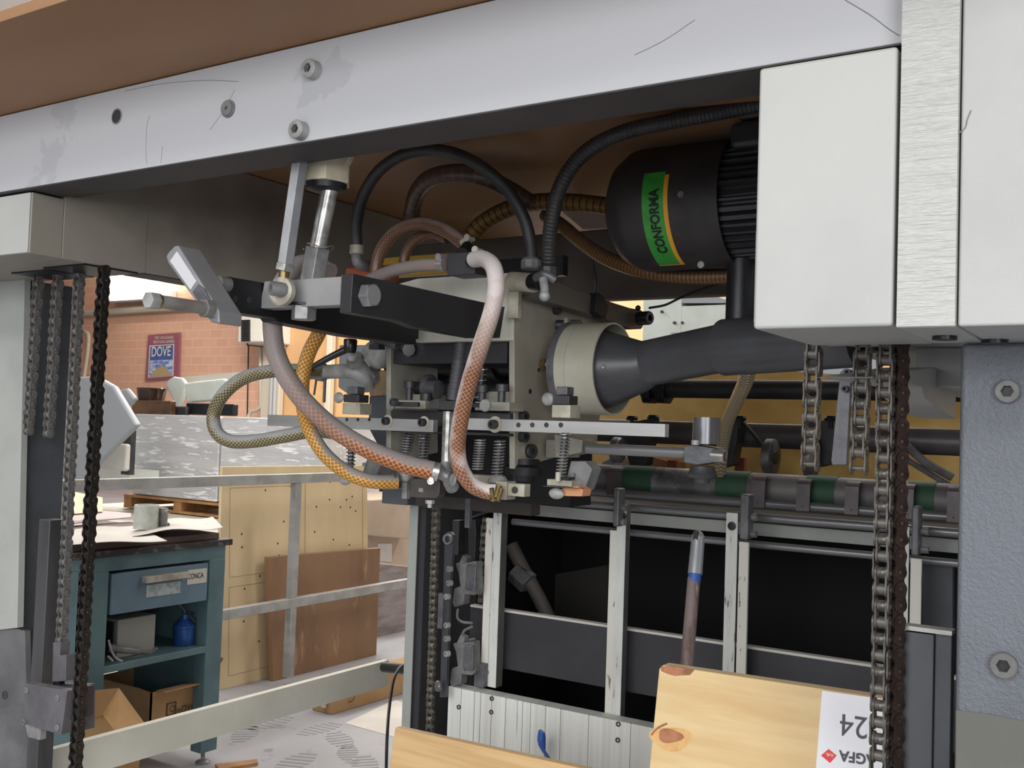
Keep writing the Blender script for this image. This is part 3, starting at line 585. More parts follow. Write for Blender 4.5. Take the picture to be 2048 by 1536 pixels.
# rail to the back
T=thing('lower_side_rail',(-2.08,1.9,.54),'long pale side rail low across the opening, in front of the cabinet','rail')
part(B().box(-2.1,-2.08,1.37,2.56,.534,.6145),'rail_bar',sidep if 0 else M('rail_paint',(206,204,190),.5,0,(194,192,178),5,c3=(90,86,78),ns3=60,thr3=(.76,.78)),T,bev=.001)
T=thing('rubber_bumper',pX(790,1336,-1.95),'black rubber bumper at the far end of the pale side rail','bumper')  # end of a black hose beside the rail
b=B(); b.path([pX(768,1334,-1.95),pX(835,1340,-1.8)],.0155,16,smooth=False); part(b,'bumper',blackr,T)
b=B(); b.path([pY(806,1330,2.3),pY(796,1340,2.25),pY(786,1365,2.2),pY(778,1420,2.15),pY(774,1480,2.1),pY(772,1560,2.1)],.0042,8); solo(b,'black_power_cable',blackr,'thin black and grey cable hanging beside the rear post','cable')
# ---------------------------------------------------------------- chains
PITCH=.01905
def link_mesh(kind,mt,k=1.0):
    p=PITCH; b=B(); R=.46*p; n=9
    def plate(x0,x1,R):
        pts=[]
        for i in range(n): a=PI*i/(n-1); pts.append((R*math.cos(a),R*math.sin(a)))
        pts.append((-.33*p,-.5*p))
        for i in range(n): a=PI+PI*i/(n-1); pts.append((R*math.cos(a),-p+R*math.sin(a)))
        pts.append((.33*p,-.5*p))
        b.prism([(x0,y,z) for y,z in pts],(x1-x0,0,0))
    if kind=='inner':
        plate(.25*p,.37*p,R); plate(-.37*p,-.25*p,R)
        for z in (0,-p): b.cyl((-.25*p,0,z),(.25*p,0,z),.35*p,seg=14)
    else:
        plate(.385*p,.49*p,R*.96); plate(-.49*p,-.385*p,R*.96)
        for z in (0,-p): b.lathe([(0,.15*p),(1.12*p,.17*p),(1.15*p,.1*p)],(-.56*p,0,z),(1,0,0),10)
    return _mesh(b,kind+'_link',mt)
def chain(name,label,group,top,bot,mt,rot=0,scale=1,jit=.0006,twist=0):
    top,bot=V(top),V(bot); L=(bot-top).length; n=int(L/(PITCH*scale)); d=(bot-top).normalized()
    T=thing(name,top,label,'chain',group)
    proto=[link_mesh('inner',mt),link_mesh('outer',mt)]
    q=V((0,0,-1)).rotation_difference(d)
    for i in range(n):
        o=proto[i%2] if i<2 else proto[i%2].copy()
        if i>=2: COL.objects.link(o)
        o.parent=T; o.rotation_mode='QUATERNION'
        from mathutils import Quaternion
        o.rotation_quaternion=q@Quaternion((0,0,1),rot+twist*i/n)@Quaternion((1,0,0),random.uniform(-.03,.03))
        o.location=d*(PITCH*scale*i)+V((random.uniform(-jit,jit),random.uniform(-jit,jit),0)); o.scale=(scale,)*3
    return T
g=None
chain('roller_chain','leftmost short roller chain hanging from the side beam',g,pY(80,513,1.25),pY(56,872,1.25),chain_l)
chain('roller_chain','short roller chain second from the left end',g,pY(118,512,1.25),pY(97,874,1.25),chain_l)
chain('roller_chain','long roller chain ending in the steel fork at lower left',g,pY(160,530,1.25),pY(122,1308,1.25),chain_l)
chain('roller_chain','long dark roller chain running off the bottom, left side',g,pY(208,540,1.2),pY(150,1560,1.2),chain_d,scale=1.08)
chain('roller_chain','short greasy roller chain under the pale cover, left of the strap',g,pY(1628,678,1.25),pY(1619,960,1.25),chain_m)
chain('roller_chain','short greasy roller chain between the dark strap and long chain',g,pY(1727,680,1.25),pY(1717,965,1.25),chain_m)
chain('roller_chain','long greasy roller chain passing in front of the wooden board',g,pY(1773,688,1.25),pY(1757,1570,1.25),chain_m)
chain('roller_chain','long brown roller chain turned sideways beside the greasy one',g,pY(1800,690,1.27),pY(1785,1570,1.27),M('brown_chain',(78,62,54),.45,.6,(54,44,40),60,c3=(150,140,134),ns3=20,thr3=(.6,.66)),rot=-.8,twist=.2,scale=1.0)
T=thing('hanging_strap',pY(1690,940,1.5),'dark flat steel strap between the two short right chains','strap')
b=B(); b.fY([(1688,738),(1703,740),(1700,800),(1693,930),(1664,930),(1662,920),(1680,745)],1.4,.01); part(b,'strap_bar',grip,T,bev=.001)
for px,py in ((1697,745),(1692,778)): part(B().ring(pY(px,py,1.4),pY(px,py,1.4)+V((0,-.008,0)),.0045,.0022),'bolt',darkm,T)
# ================================================================ PRESS BEHIND
T=thing('press_housing',(-1,3,0),'black press interior behind the pale stop bars','machine housing')
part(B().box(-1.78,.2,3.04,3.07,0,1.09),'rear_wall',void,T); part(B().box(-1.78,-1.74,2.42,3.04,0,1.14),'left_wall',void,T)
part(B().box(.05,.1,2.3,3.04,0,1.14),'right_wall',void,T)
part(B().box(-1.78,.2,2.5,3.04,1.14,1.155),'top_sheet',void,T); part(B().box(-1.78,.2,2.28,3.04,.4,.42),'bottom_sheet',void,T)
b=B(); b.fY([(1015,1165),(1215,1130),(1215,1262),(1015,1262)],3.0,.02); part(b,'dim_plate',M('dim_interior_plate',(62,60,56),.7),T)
b=B(); b.fY([(1845,1120),(1905,1122),(1905,1275),(1845,1270)],2.3,.02); part(b,'dark_side_door',slate,T)
T=thing('grey_suction_pipe',pY(1060,1140,2.7),'dusty grey pipe with coupling inside the dark press','pipe')
b=B(); b.path([pY(1022,1090,2.7),pY(1042,1130,2.7),pY(1058,1160,2.7),pY(1080,1200,2.7),pY(1110,1262,2.7)],.022,16); part(b,'hose',M('dusty_pipe',(110,104,98),.6),T)
b=B(); b.hexa(pY(1030,1142,2.69),pY(1058,1168,2.69),.036); part(b,'coupling_nut',cast,T,bev=.003)
T=thing('rear_left_post',(-1.75,2.2,0),'slim pale post left of the ladder chain','post')
b=B(); b.bY(820,1002,810,1700,2.15,.004); part(b,'pale_edge',postp,T,bev=.001)
b=B(); b.bY(836,1002,827,1700,2.165,.006); part(b,'track',M('track_steel',(70,70,74),.4,.4),T)
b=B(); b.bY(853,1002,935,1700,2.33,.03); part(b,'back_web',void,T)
chain('feed_chain','thin dark chain in the channel beside the rear left post',g,pY(873,1000,2.2),pY(860,1470,2.2),M('feed_chain_metal',(120,116,108),.35,.5,(150,146,134),70,(.5,.6)))
chain('feed_chain','dim chain behind the first pale stop bar',g,pY(972,1040,2.25),pY(962,1215,2.25),MC['feed_chain_metal'])
# stop bars
def stopbar(lab,pts,sec,bolt,th=.045,secth=.012,yt=2.2):
    T=thing('pile_stop_bar',pY(pts[2],pts[3],yt),lab,'stop bar')
    b=B(); b.bY(pts[0],pts[1],pts[2],pts[3],yt,th); part(b,'bar',chip,T,bev=.001)
    b=B(); b.bY(sec[0],sec[1],sec[2],sec[3],yt+.002,secth); part(b,'side_strip',chip2,T,bev=.001)
    p0=pY(bolt[0],bolt[1],yt); part(B().screw(V((p0.x,yt,p0.z)),(0,-1,0),.0095,.003),'cap_screw',blackm,T); return T
stopbar('first pale chipped stop bar from the left, under the white hose',(984,1002,987,1378),(971,1040,962,1374),(996,1011))if 0 else None
T=thing('pile_stop_bar',pY(985,1375,2.2),'first chipped stop bar from the left, most paint worn off','stop bar')
part(B().bY(988,1000,991,1376,2.2,.0015),'painted_face',chip,T); part(B().bY(988.5,1000.5,991,1376,2.2016,.03),'bar',M('bar_side_grey',(96,95,92),.5,.2),T); part(B().bY(972,1036,974,1372,2.2,.008),'side_strip',chip2,T,bev=.001)
p0=pY(996,1012,2.2); part(B().screw(V((p0.x,2.2,p0.z)),(0,-1,0),.0095,.003),'cap_screw',blackm,T)
for lab,x0,yt0,x1,yb,s0,st,s1,bx,by in (('second chipped stop bar, left of the broom handle',1235,1008,1240,1440,1220,1060,1222,1246,1032),('third pale stop bar, right of the broom handle',1453,1025,1464,1500,1478,1083,1487,1464,1052),('rightmost pale stop bar behind the long chains',1802,1053,1807,1700,1821,1116,1833,1809,1080)):
    T=thing('pile_stop_bar',pY((x0+x1)/2,yb,2.2),lab,'stop bar')
    part(B().bY(x0,yt0,x1,yb,2.2,.0015),'painted_face',chip,T); part(B().bY(x0+.5,yt0+.5,x1,yb,2.2016,.008 if x0>1400 else .024),'bar',MC['bar_side_grey'],T); part(B().bY(s0,st,s1,yb,2.2,.008),'side_strip',chip2,T,bev=.001)
    p0=pY(bx,by,2.2); part(B().screw(V((p0.x,2.2,p0.z)),(0,-1,0),.0095,.003),'cap_screw',blackm,T)
T=thing('lower_slatted_panel',(-1.1,2.17,.3),'white scored panel below the stop bars','panel')
part(B().box(-1.553,-.3,2.155,2.198,.1,.696),'panel',slatp,T,bev=.001)
b=B()
for px in (923,950,962,984,1012,1046,1062,1092,1122,1178,1262):
    yy=1372+(px-908)*.2+2; p0=pY(px,yy,2.155); b.box(p0.x-.0005,p0.x+.0005,2.1545,2.156,.2,p0.z)
part(b,'scored_lines',M('groove_shadow_dirt',(96,96,92),.7),T)  # thin grey lines down the panel face
for px,py in ((918,1414),(984,1397),(983,1424),(1237,1448),(1236,1480)):
    p0=pY(px,py,2.155); part(B().ring(V((p0.x,2.155,p0.z)),V((p0.x,2.1525,p0.z)),.0058,.003),'bolt',darkm,T)
T=thing('sheet_front_plate',(-1,2.25,.74),'anthracite plate behind the stop bars, with a bright top edge','plate')
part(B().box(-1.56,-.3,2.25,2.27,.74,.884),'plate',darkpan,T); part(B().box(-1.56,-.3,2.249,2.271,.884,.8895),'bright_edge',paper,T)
for px,py in ((945,1291),(945,1313)): p0=pY(px,py,2.25); part(B().screw(p0,(0,-1,0),.011,.012),'cap_screw',cast,T)
b=B(); b.bY(949,1326,966,1376,2.18,.03); solo(b,'small_dark_block',grip,'small dark block beside the first stop bar base','block',bev=.001)
# rods
T0=[('upper_stop_rod','upper grey rod carrying the thin sheet fingers',(1340,994),2.372,.0115,-1.3),('middle_stop_rod','second grey rod just beneath the finger rod',(1340,1021),2.26,.010,-1.45),('lower_stop_rod','lowest pale grey rod crossing the dark opening',(1340,1073),2.27,.0085,-1.45)]
for nm,lab,(px,py),y,r,xl in T0:
    p0=pY(px,py,y); b=B(); b.cyl((xl,y,p0.z),(0,y,p0.z),r,seg=16); solo(b,nm,M('rod_steel',(122,122,124),.32,.4) if 'rod_steel' not in MC else MC['rod_steel'],lab,'rod')
p0=pY(1340,1044,2.3); solo(B().box(-1.62,0,2.3,2.31,p0.z-.014,p0.z+.014),'flat_tie_bar',postp,'pale flat bar between the second and lowest rods','bar',bev=.001)
# clamps
for i,(px0,y0_,px1,y1_) in enumerate(((1227,976,1240,1054),(1480,988,1500,1080),(1823,1012,1841,1112))):
    T=thing('rod_clamp',pY(px0,y1_,2.18),('dark clamp plate at the second stop bar','dark clamp plate beside the third stop bar','dark clamp plate beside the rightmost stop bar')[i],'clamp')
    b=B(); b.bY(px0,y0_,px1-4,y1_,2.17,.035); part(b,'plate',grip,T,bev=.004)
    for dy in ((y1_-y0_)*.5,(y1_-y0_)*.86): 
        p0=pY(px1-3,y0_+dy,2.19); part(B().cyl(p0,p0+V((.018,0,0)),.008,seg=12),'nut',cast,T)
# roller with green bands
yr=2.425; cz=pY(1340,967,yr).z; RR=.039
T=thing('delivery_roller',(-.9,yr,cz-RR),'long grey roller with green rubber bands','roller')
part(B().cyl((-1.42,yr,cz),(.0,yr,cz),RR,seg=32),'roller_body',rollg,T)
for a,c in ((1012,1062),(1236,1302),(1430,1492),(1608,1668),(1812,1868)):
    x0=pY(a,960,yr-RR).x; x1=pY(c,960,yr-RR).x; part(B().cyl((x0,yr,cz),(x1,yr,cz),RR+.002,seg=32),'rubber_band',green,T)
x0=pY(1302,960,yr-RR).x; x1=pY(1430,960,yr-RR).x; part(B().cyl((x0,yr,cz),(x1,yr,cz),RR+.001,seg=32),'bare_section',steel,T)
fl=['between the spring and first green band','just left of the tubular holder','right of the third green band','left of the first short chain','under the second short chain','beside the long chains','at the blue-grey post']
for i,(a,y_,h) in enumerate(((1062,925,58),(1205,936,56),(1495,953,64),(1586,960,64),(1684,965,66),(1795,970,70),(1890,975,72))):
    T=thing('sheet_finger',pY(a,y_+h,2.3),'thin bent steel finger over the roller, '+fl[i],'sheet finger')
    p0=pY(a,y_,2.33); p1=pY(a+26,y_+h,2.33); x0,x1=p0.x,p1.x; z1=p0.z; z0=p1.z
    b=B(); b.prism([(x0,2.378,z1+.002),(x0,2.366,z1-.001),(x0,2.358,z1-.009),(x0,2.353,z0),(x0,2.356,z0),(x0,2.361,z1-.0105),(x0,2.368,z1-.004),(x0,2.379,z1-.001)],(x1-x0,0,0)); part(b,'blade',M('finger_steel',(96,86,86),.45,.2,(82,74,76),20) if i==0 else MC['finger_steel'],T)
    part(B().cyl(((x0+x1)/2,2.355,z0+.01),((x0+x1)/2,2.3525,z0+.01),.002,seg=10),'rivet_hole',ink,T)
# shafts behind
def shaft(nm,lab,px0,px1,py,y,wpx,mt,axis_px=1500):
    c=pY(axis_px,py,y); b=B(); b.cyl((pY(px0,py,y).x,y,c.z),(pY(px1,py,y).x,y,c.z),rad(c,wpx),seg=24); return solo(b,nm,mt,lab,'shaft')
shaft('upper_shaft','upper dark shaft crossing in front of the kraft bundle',1285,1960,779,2.75,38,darkm)
shaft('lower_shaft','lower grey shaft below the kraft bundle',1180,1960,874,2.7,50,M('shaft_grey',(104,100,102),.4,.2,(88,84,84),10),1600)
solo(B().bY(1190,838,1960,862,2.72,.04),'shaft_bar',M('bar_brown_grey',(70,64,60),.6),'brown-grey bar just above the lower shaft','bar')
for i,(px,lab) in enumerate(((1302,'left of two rounded collars on the upper shaft'),(1330,'right of two rounded collars on the upper shaft'))):
    c=pY(px,782,2.75); b=B(); b.prism([(c.x-.014,2.71,c.z+.04),(c.x-.014,2.71,c.z-.022),(c.x-.014,2.72,c.z-.036),(c.x-.014,2.77,c.z-.036),(c.x-.014,2.79,c.z-.02),(c.x-.014,2.79,c.z+.04)],(.026,0,0)); solo(b,'shaft_collar',blackm,lab,'collar',bev=.004)
for i,(px,py,lab) in enumerate(((1306,830,'thumb knob above the bar end, in front of the kraft bundle'),(1480,832,'thumb knob right of the clear braided hose'),(1662,832,'thumb knob behind the first short chain'),(1264,832,'thumb knob under the pale ring collar'))):
    c=pY(px,py,2.6); b=B(); b.lathe([(0,.005),(.02,.005),(.02,.015),(.026,.017),(.032,.014)],c-V((0,0,.032)),(0,0,1),16); solo(b,'wing_screw',blackm,'black '+lab,'knob')  # thumb knob with a round turned head
for i,(px,w,lab) in enumerate(((1275,50,'dark shaft bracket behind the end of the pale bar'),(1452,44,'dark shaft bracket beside the clear braided hose'),(1640,60,'dark shaft bracket behind the short chains'))):
    b=B(); b.fY([(px-w*.5,846),(px+w*.6,836),(px+w*.5,880),(px+w*.3,930),(px-w*.3,936),(px-w*.5,900)],2.6,.05); solo(b,'shaft_bracket',darkm,lab,'bracket',bev=.003)
for i,(px,py,r,lab) in enumerate(((1541,915,.047,'steel pressing wheel between the tube holder and first short chain'),(1622,915,.05,'steel pressing wheel hidden behind the first short chain'),(1235,900,.035,'small dark pressing wheel right of the springs'))):
    c=pY(px,py,2.55); T=thing('pressing_wheel',c-V((0,0,r)),lab,'wheel'); part(B().lathe([(0,r*.9),(.003,r),(.022,r),(.025,r*.9)],c-V((.012,0,0)),(1,0,0),32),'tyre',steel,T); part(B().cyl(c-V((.016,0,0)),c+V((.016,0,0)),r*.35),'hub',darkm,T)
b=B(); b.path([pY(1480,838,2.62),pY(1510,872,2.6),pY(1535,905,2.58)],.006,8,smooth=False); solo(b,'wheel_arm',darkm,'dark arm reaching down to the steel pressing wheel','arm')
b=B(); b.path([pY(1800,880,2.6),pY(1850,925,2.6),pY(1905,955,2.6)],.01,8,smooth=False); b.path([pY(1790,905,2.62),pY(1905,975,2.62)],.007,8,smooth=False); solo(b,'slanted_levers',cast,'slanted grey levers near the blue-grey post','lever')
# kraft bundle: wrapped, softly creased block
b=B(); nx,nz=26,10; x0,x1=pY(1180,800,3.1).x,.2; z1=pY(1700,745,3.1).z; z0=1.16; vs=[]
for i in range(nx+1):
    for k in range(nz+1):
        vs.append((x0+(x1-x0)*i/nx,3.1+.02*math.sin(i*1.3+k*.9)*math.sin(k*.7+i*.31),z0+(z1-z0)*k/nz+(.006*math.sin(i*.9) if k==nz else 0)))
n=len(vs); vs2=[(x,3.9,z) for x,y,z in vs]; fs=[]
for i in range(nx):
    for k in range(nz):
        a=i*(nz+1)+k; fs.append((a,a+nz+1,a+nz+2,a+1))
for i in range(nx):
    a=i*(nz+1)+nz; fs.append((a,a+nz+1,n+a+nz+1,n+a))
for k in range(nz): fs.append((k+1,n+k+1,n+k,k))
b.add(vs+vs2,fs); solo(b,'kraft_paper_bundle',kraft,'long yellow-brown kraft paper wrapped bundle behind the shafts','paper bundle')
solo(B().box(x0,.2,3.1,3.9,1.1,1.155),'bundle_shelf',darkm,'dark shelf under the kraft wrapped bundle','shelf')
# white machine far right gap
T=thing('white_press_cabinet',(-1.5,5,0),'white machine cabinet seen through the gap under the rear beam','machine')
b=B(); b.bY(1288,560,1342,1440,5.0,.5); part(b,'left_panel',whitem,T,bev=.004)
b=B(); b.bY(1343,560,1362,666,4.99,.5); part(b,'hinge_strip',whitem,T,bev=.004)
b=B(); b.bY(1363,612,1560,666,4.98,.5); part(b,'door',whitem,T,bev=.004)
b=B(); b.bY(1342,668,1560,760,5.0,.5); part(b,'lower_panel',whitem,T,bev=.004)
b=B(); b.fY([(1363,606),(1364,588),(1420,588),(1470,606)],4.97,.4); part(b,'paper_tray',greym,T)
for px,py in ((1325,624),(1350,646),(1366,646)): p0=pY(px,py,4.985); part(B().cyl(p0,p0+V((0,-.012,0)),.008,seg=12),'screw',darkm,T)
b=B(); b.bY(1375,700,1700,1560,4.2,.3); solo(b,'pale_blue_casing',M('pale_blue_enamel',(172,186,200),.4),'pale blue machine casing glimpsed under the grey duct','casing',bev=.01)
b=B(); b.fY([(1196,1000),(1200,945),(1205,925),(1225,915),(1235,940),(1236,1000)],2.9,.1); solo(b,'blue_grey_cone',M('blue_grey_plastic',(140,156,172),.4),'blue-grey tapered piece above the roller','guide')
solo(B().fY([(1262,1000),(1264,930),(1270,905),(1345,925),(1342,1000)],2.95,.1),'wooden_wedge',palw,'tan wedge piece above the roller right of the springs','wedge')
solo(B().bY(1335,920,1350,1000,2.7,.02),'orange_tab',redbr,'small orange tab above the roller near the tubular holder','tab')
solo(B().bY(1470,915,1486,1003,2.7,.02),'orange_tab',redbr,'small orange tab right of the tubular holder','tab')
# ================================================================ SUCTION HEAD
# crank
T=thing('hand_crank',pY(430,640,1.03),'grey hand crank with pale insert at the front of the black bar','crank')
b=B(); b.fY([(331,513),(337,503),(349,491),(355,490),(438,622),(438,648),(421,644),(336,528)],1.03,.045); part(b,'crank_arm',M('satin_grey_casting',(142,143,146),.45,.2,(128,129,132),8),T,bev=.003)
b=B(); b.fY([(339,522),(353,502),(392,562),(380,580)],1.0275,.004); part(b,'pale_insert',label_w if 0 else M('pale_insert',(196,196,200),.4),T,bev=.001)
b=B(); b.fY([(384,584),(396,568),(408,578),(426,612),(428,636),(414,632)],1.028,.004); part(b,'boss',grip,T,bev=.001)
p0=pY(421,618,1.03); p1=p0+V((0,-.095,0)); part(B().cyl(p0+V((0,-.012,0)),p1,.0095,seg=24),'handle_sleeve',M('worn_sleeve',(118,112,106),.5,.2,(140,138,134),20),T)
part(B().hexa(p1,p1+V((0,-.016,0)),.0125),'hex_head',galv,T,bev=.001); part(B().cyl(p1+V((0,.003,0)),p1,.0112),'brass_washer',brass,T); part(B().hexa(p0,p0+V((0,-.014,0)),.0145),'lock_nut',cast,T,bev=.001)
b=B(); c=pY(436,566,1.075); b.cyl(c,V((c.x,1.096,c.z)),.011)
part(b,'shaft_collar',cast,T)
# arm 1
T=thing('front_lever_bar',pY(447,620,1.1),'black square bar running back from the hand crank','bar')
za,zb_=1.578,1.524
part(B().box(-1.272,-1.237,1.097,1.575,zb_,za),'bar',blackm,T,bev=.001); part(B().box(-1.272,-1.237,1.094,1.0965,zb_,za),'brushed_end',M('brushed_dark_end',(104,104,108),.35,.5,(70,70,74),8,st=(3,1,.3)),T)
part(B().fX([(545,630),(831,640),(832,689),(700,672),(555,643)],-1.2365,.034),'lower_plate',blackm,T)
for px,py in ((470,598),(497,600)):
    p0=pX(px,py,-1.237); part(B().ring(p0,p0+V((.0012,0,0)),.0052,.004).cyl(p0,p0+V((.0006,0,0)),.004),'bolt_hole',darkm,T)
# cross bar
pa=pY(524,618,1.17); pb=pY(681,554,1.17)
T=thing('grey_cross_bar',pY(600,612,1.17),'light grey bar joining the two black lever bars','bar')
part(B().fY([(518,617),(529,563),(682,553),(680,610)],1.165,.03),'bar',M('satin_plate',(146,146,146),.5,.2,(136,136,136),10),T,bev=.001)
b=B(); c=pY(607,640,1.18); b.hexa(c,c+V((0,0,.022)),.02); part(b,'hex_bolt',steel,T,bev=.001); part(B().cyl(c+V((0,0,.022)),c+V((0,0,.026)),.024),'washer',blackm,T)
# arm 2
T=thing('rear_lever_bar',pY(692,625,1.15),'black lever bar with light end and big hexagon bolt','bar')
b=B(); b.fY([(682,549),(706,547),(701,625),(679,625)],1.15,.04); part(b,'end_face',steel,T,bev=.0015)
b=B(); b.fX([(706,547),(1010,614),(1000,676),(950,676),(833,655),(799,642),(701,625)],-1.0285,.022); part(b,'lever_plate',M('satin_black_plate',(42,42,45),.4,.2),T,bev=.001)
c=pX(731,591,-1.0285); b=B(); b.hexa(c,c+V((.016,0,0)),.019,.2); part(b,'hexagon_bolt',steel,T,bev=.0015); part(B().cyl(c+V((.0155,0,0)),c+V((.017,0,0)),.0155,seg=24).cyl(c+V((.016,0,0)),c+V((.0178,0,0)),.002,seg=10),'bolt_face',M('bolt_face_grey',(140,140,141),.45,.3),T)
# tie rod
T=thing('hexagonal_tie_rod',pY(566,600,1.13),'hexagonal grey tie rod with ball joint, left of the piston','tie rod')
part(B().hexa(pY(601,318,1.14),pY(571,530,1.14),.0135,.3),'rod',M('satin_rod',(142,143,146),.42,.4,(126,127,130),14),T,bev=.0005)
part(B().hexa(pY(572,527,1.14),pY(569,542,1.14),.0155,.3),'lock_nut',steelb,T,bev=.001); part(B().cyl(pY(569,541,1.14),pY(567,562,1.14),.0085),'thread',brass,T)
c=pY(564,583,1.14); part(B().lathe([(-.006,.012),(-.008,.018),(-.005,.022),(.005,.022),(.008,.018),(.006,.012)],c,(.15,-1,0),28),'rod_eye',cream,T); part(B().path([pY(568,556,1.14),pY(566,570,1.14)],.0095,14,smooth=False,r1=.014),'eye_neck',cream,T)
c2=pY(545,577,1.12); part(B().screw(c2+V((.009,.02,0)),(-.35,-1,0),.0112,.026),'socket_bolt',cast,T); part(B().cyl(c2+V((.009,.02,0)),c2+V((.009,.02,0))+V((-.35,-1,0)).normalized()*.0122,.0055,seg=12),'socket_floor',ink,T)  # socket recess shaded by a black disc
# piston
T=thing('piston_rod',pY(630,560,1.2),'polished vertical piston rod under the cross beam','piston')
part(B().hexa(pY(656,314,1.2),pY(653,368,1.2),.041,.35),'top_nut',M('dull_brass_nut',(204,196,172),.4,.1,(178,168,142),20),T,bev=.002)
part(B().cyl(pY(655,300,1.2),pY(654,320,1.2),.022),'collar_top',cream,T); part(B().lathe([(0,.033),(.01,.031),(.014,.02)],pY(653,367,1.2),(0,0,-1),28),'oily_seal',blackm,T)
part(B().cyl(pY(662,365,1.2),pY(635,500,1.2),.0135,seg=28),'rod',steelb,T)
part(B().hexa(pY(636,496,1.2),pY(624,566,1.2),.0215,.3),'hex_sleeve',steel,T,bev=.001)
b=B(); c=pY(636,495,1.2); b.path([c+V((.024*math.cos(a),.024*math.sin(a),.003*math.sin(3*a))) for a in [i*.4 for i in range(-4,10)]],.0011,6); part(b,'wire_clip',steelb,T)
b=B(); b.fY([(660,292),(700,288),(698,315),(690,330),(660,330)],1.2,.012); part(b,'mounting_block',cream,T,bev=.002)
# white front panel of the head
T=thing('head_front_cover',(-1.16,1.6,1.5),'dull white cover plate of the suction head','cover plate')
b=B(); b.fY([(795,568),(836,557),(1028,545),(1026,681),(832,685)],1.6,.02); part(b,'plate',M('dull_white_plate',(208,207,194),.45,.05,(184,182,168),9),T,bev=.001)
part(B().box(-1.335,-1.06,1.62,1.9,1.48,1.6),'rear_box',darkm,T)
# side plates
T=thing('head_side_plate',(-1.04,1.6,1.3),'grey right side plate of the head with rounded dark disc','side plate')
xs=-1.035
b=B(); b.fX([(1028,552),(1060,556),(1150,598),(1215,620),(1215,700),(1192,905),(1115,914),(1029,938)],xs,.012); part(b,'plate',M('plate_grey',(168,164,150),.45,.08,(150,145,131),7),T,bev=.0015)
for px,py,r in ((1109,620,.009),(1087,729,.0),(1077,740,.004),(1060,783,.005)):
    if r: p0=pX(px,py,xs); part(B().cyl(p0,p0+V((.0008 if r<.008 else .012,0,0)),r,seg=16),'bolt_hole' if r<.008 else 'cap_screw',darkm,T)
c=pX(1083,729,xs); part(B().hexa(c,c+V((.012,0,0)),.0125),'brass_nut',brass,T,bev=.001); part(B().lathe([(0,.008),(.008,.006),(.01,.003)],c+V((.012,0,0)),(1,0,0),16),'button_screw',steel,T)
for px,py,r in ((1042,832,.0095),(1042,873,.0105),(1056,902,.0135)):
    p0=pX(px,py,xs); part(B().screw(p0,(1,-.3,0),r,.015),'cap_screw',darkm,T)
p0=pX(1056,902,xs); part(B().cyl(p0+V((-.002,0,0)),p0+V((.003,0,0)),.019,seg=24),'washer',cream,T)
T=thing('head_left_plate',(-1.345,1.62,1.3),'grey left side plate of the head behind the cap screws','side plate')
b=B(); b.fX([(783,655),(830,662),(876,690),(876,905),(781,925),(781,700)],-1.335,.012); part(b,'plate',worn,T,bev=.0015)
# dark inner body
T=thing('head_inner_body',(-1.2,1.75,1.3),'black inner mechanism between the two head side plates','mechanism')
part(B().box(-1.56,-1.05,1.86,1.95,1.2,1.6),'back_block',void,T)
for px,py,r,h in ((880,715,.05,.1),(1005,715,.05,.1)):
    c=pY(px,py,1.8); part(B().lathe([(0,r),(h*.5,r),(h*.5,r*.8),(h,r*.8)],c-V((h/2,0,0)),(1,0,0),32),'cam_disc',blackm,T)
b=B(); b.path([pY(800,775,1.7),pY(1020,785,1.7)],.014,16,smooth=False); part(b,'cam_shaft',darkm,T)
part(B().lathe([(-.008,.022),(-.004,.027),(.004,.027),(.008,.022)],pY(858,775,1.67),(1,0,0),24).lathe([(-.005,.018),(.02,.018)],pY(862,778,1.66),(1,0,0),20),'pulley',grip,T)
b=B(); b.bY(785,788,880,812,1.68,.02); part(b,'bright_web',worn,T)
b=B(); b.bY(965,783,1020,812,1.68,.02); part(b,'bright_web',worn,T)
# horizontal bars
T=thing('left_nozzle_bar',pY(700,850,1.55),'long flat aluminium bar with holes reaching left','bar')
za,zb_=1.3685,1.345
xl=pY(535,832,1.55).x; xm=pY(866,846,1.55).x
part(B().box(xl,xm,1.55,1.566,zb_,za),'bar',alu,T,bev=.0008)
for px in (694,716,739): p0=pY(px,839,1.55); part(B().ring(p0,p0+V((0,-.001,0)),.0035,.0026).cyl(p0,p0+V((0,-.0005,0)),.0026),'hole',darkm,T)
for px,py in ((776,842),(849,845)): p0=pY(px,py,1.55); part(B().screw(p0,(-.25,-1,0),.0078,.011),'cap_screw',darkm,T); part(B().cyl(p0,p0+V((0,-.002,0)),.012,seg=20),'washer',cream,T)
T=thing('right_nozzle_bar',pY(1120,866,1.5),'long flat aluminium bar with four holes reaching right','bar')
xl=pY(902,850,1.5).x; xr=pY(1330,853,1.5).x; za,zb_=pY(1000,838,1.5).z,pY(1000,862,1.5).z
part(B().box(xl,xr,1.5,1.516,zb_,za),'bar',alu,T,bev=.0008)
for px in (1037,1065,1093,1122): p0=pY(px,850,1.5); part(B().ring(p0,p0+V((0,-.001,0)),.0042,.0032).cyl(p0,p0+V((0,-.0005,0)),.0032),'hole',darkm,T)
p0=pY(991,849,1.5); part(B().screw(p0,(-.2,-1,0),.0082,.012),'cap_screw',darkm,T); part(B().cyl(p0,p0+V((0,-.002,0)),.0145,seg=20),'washer',cream,T)
# dark slide bars
for nm,lab,a,c,d_,e,y,t in (('upper_slide_bar','dark slide bar just above and behind the aluminium bars',783,820,1018,857,1.6,.02),('lower_slide_bar','dark slide bar just below the aluminium bars',783,858,1018,873,1.6,.02)):
    b=B(); b.bY(a,c,d_,e,y,t); solo(b,nm,darkm,lab,'bar',bev=.0015)
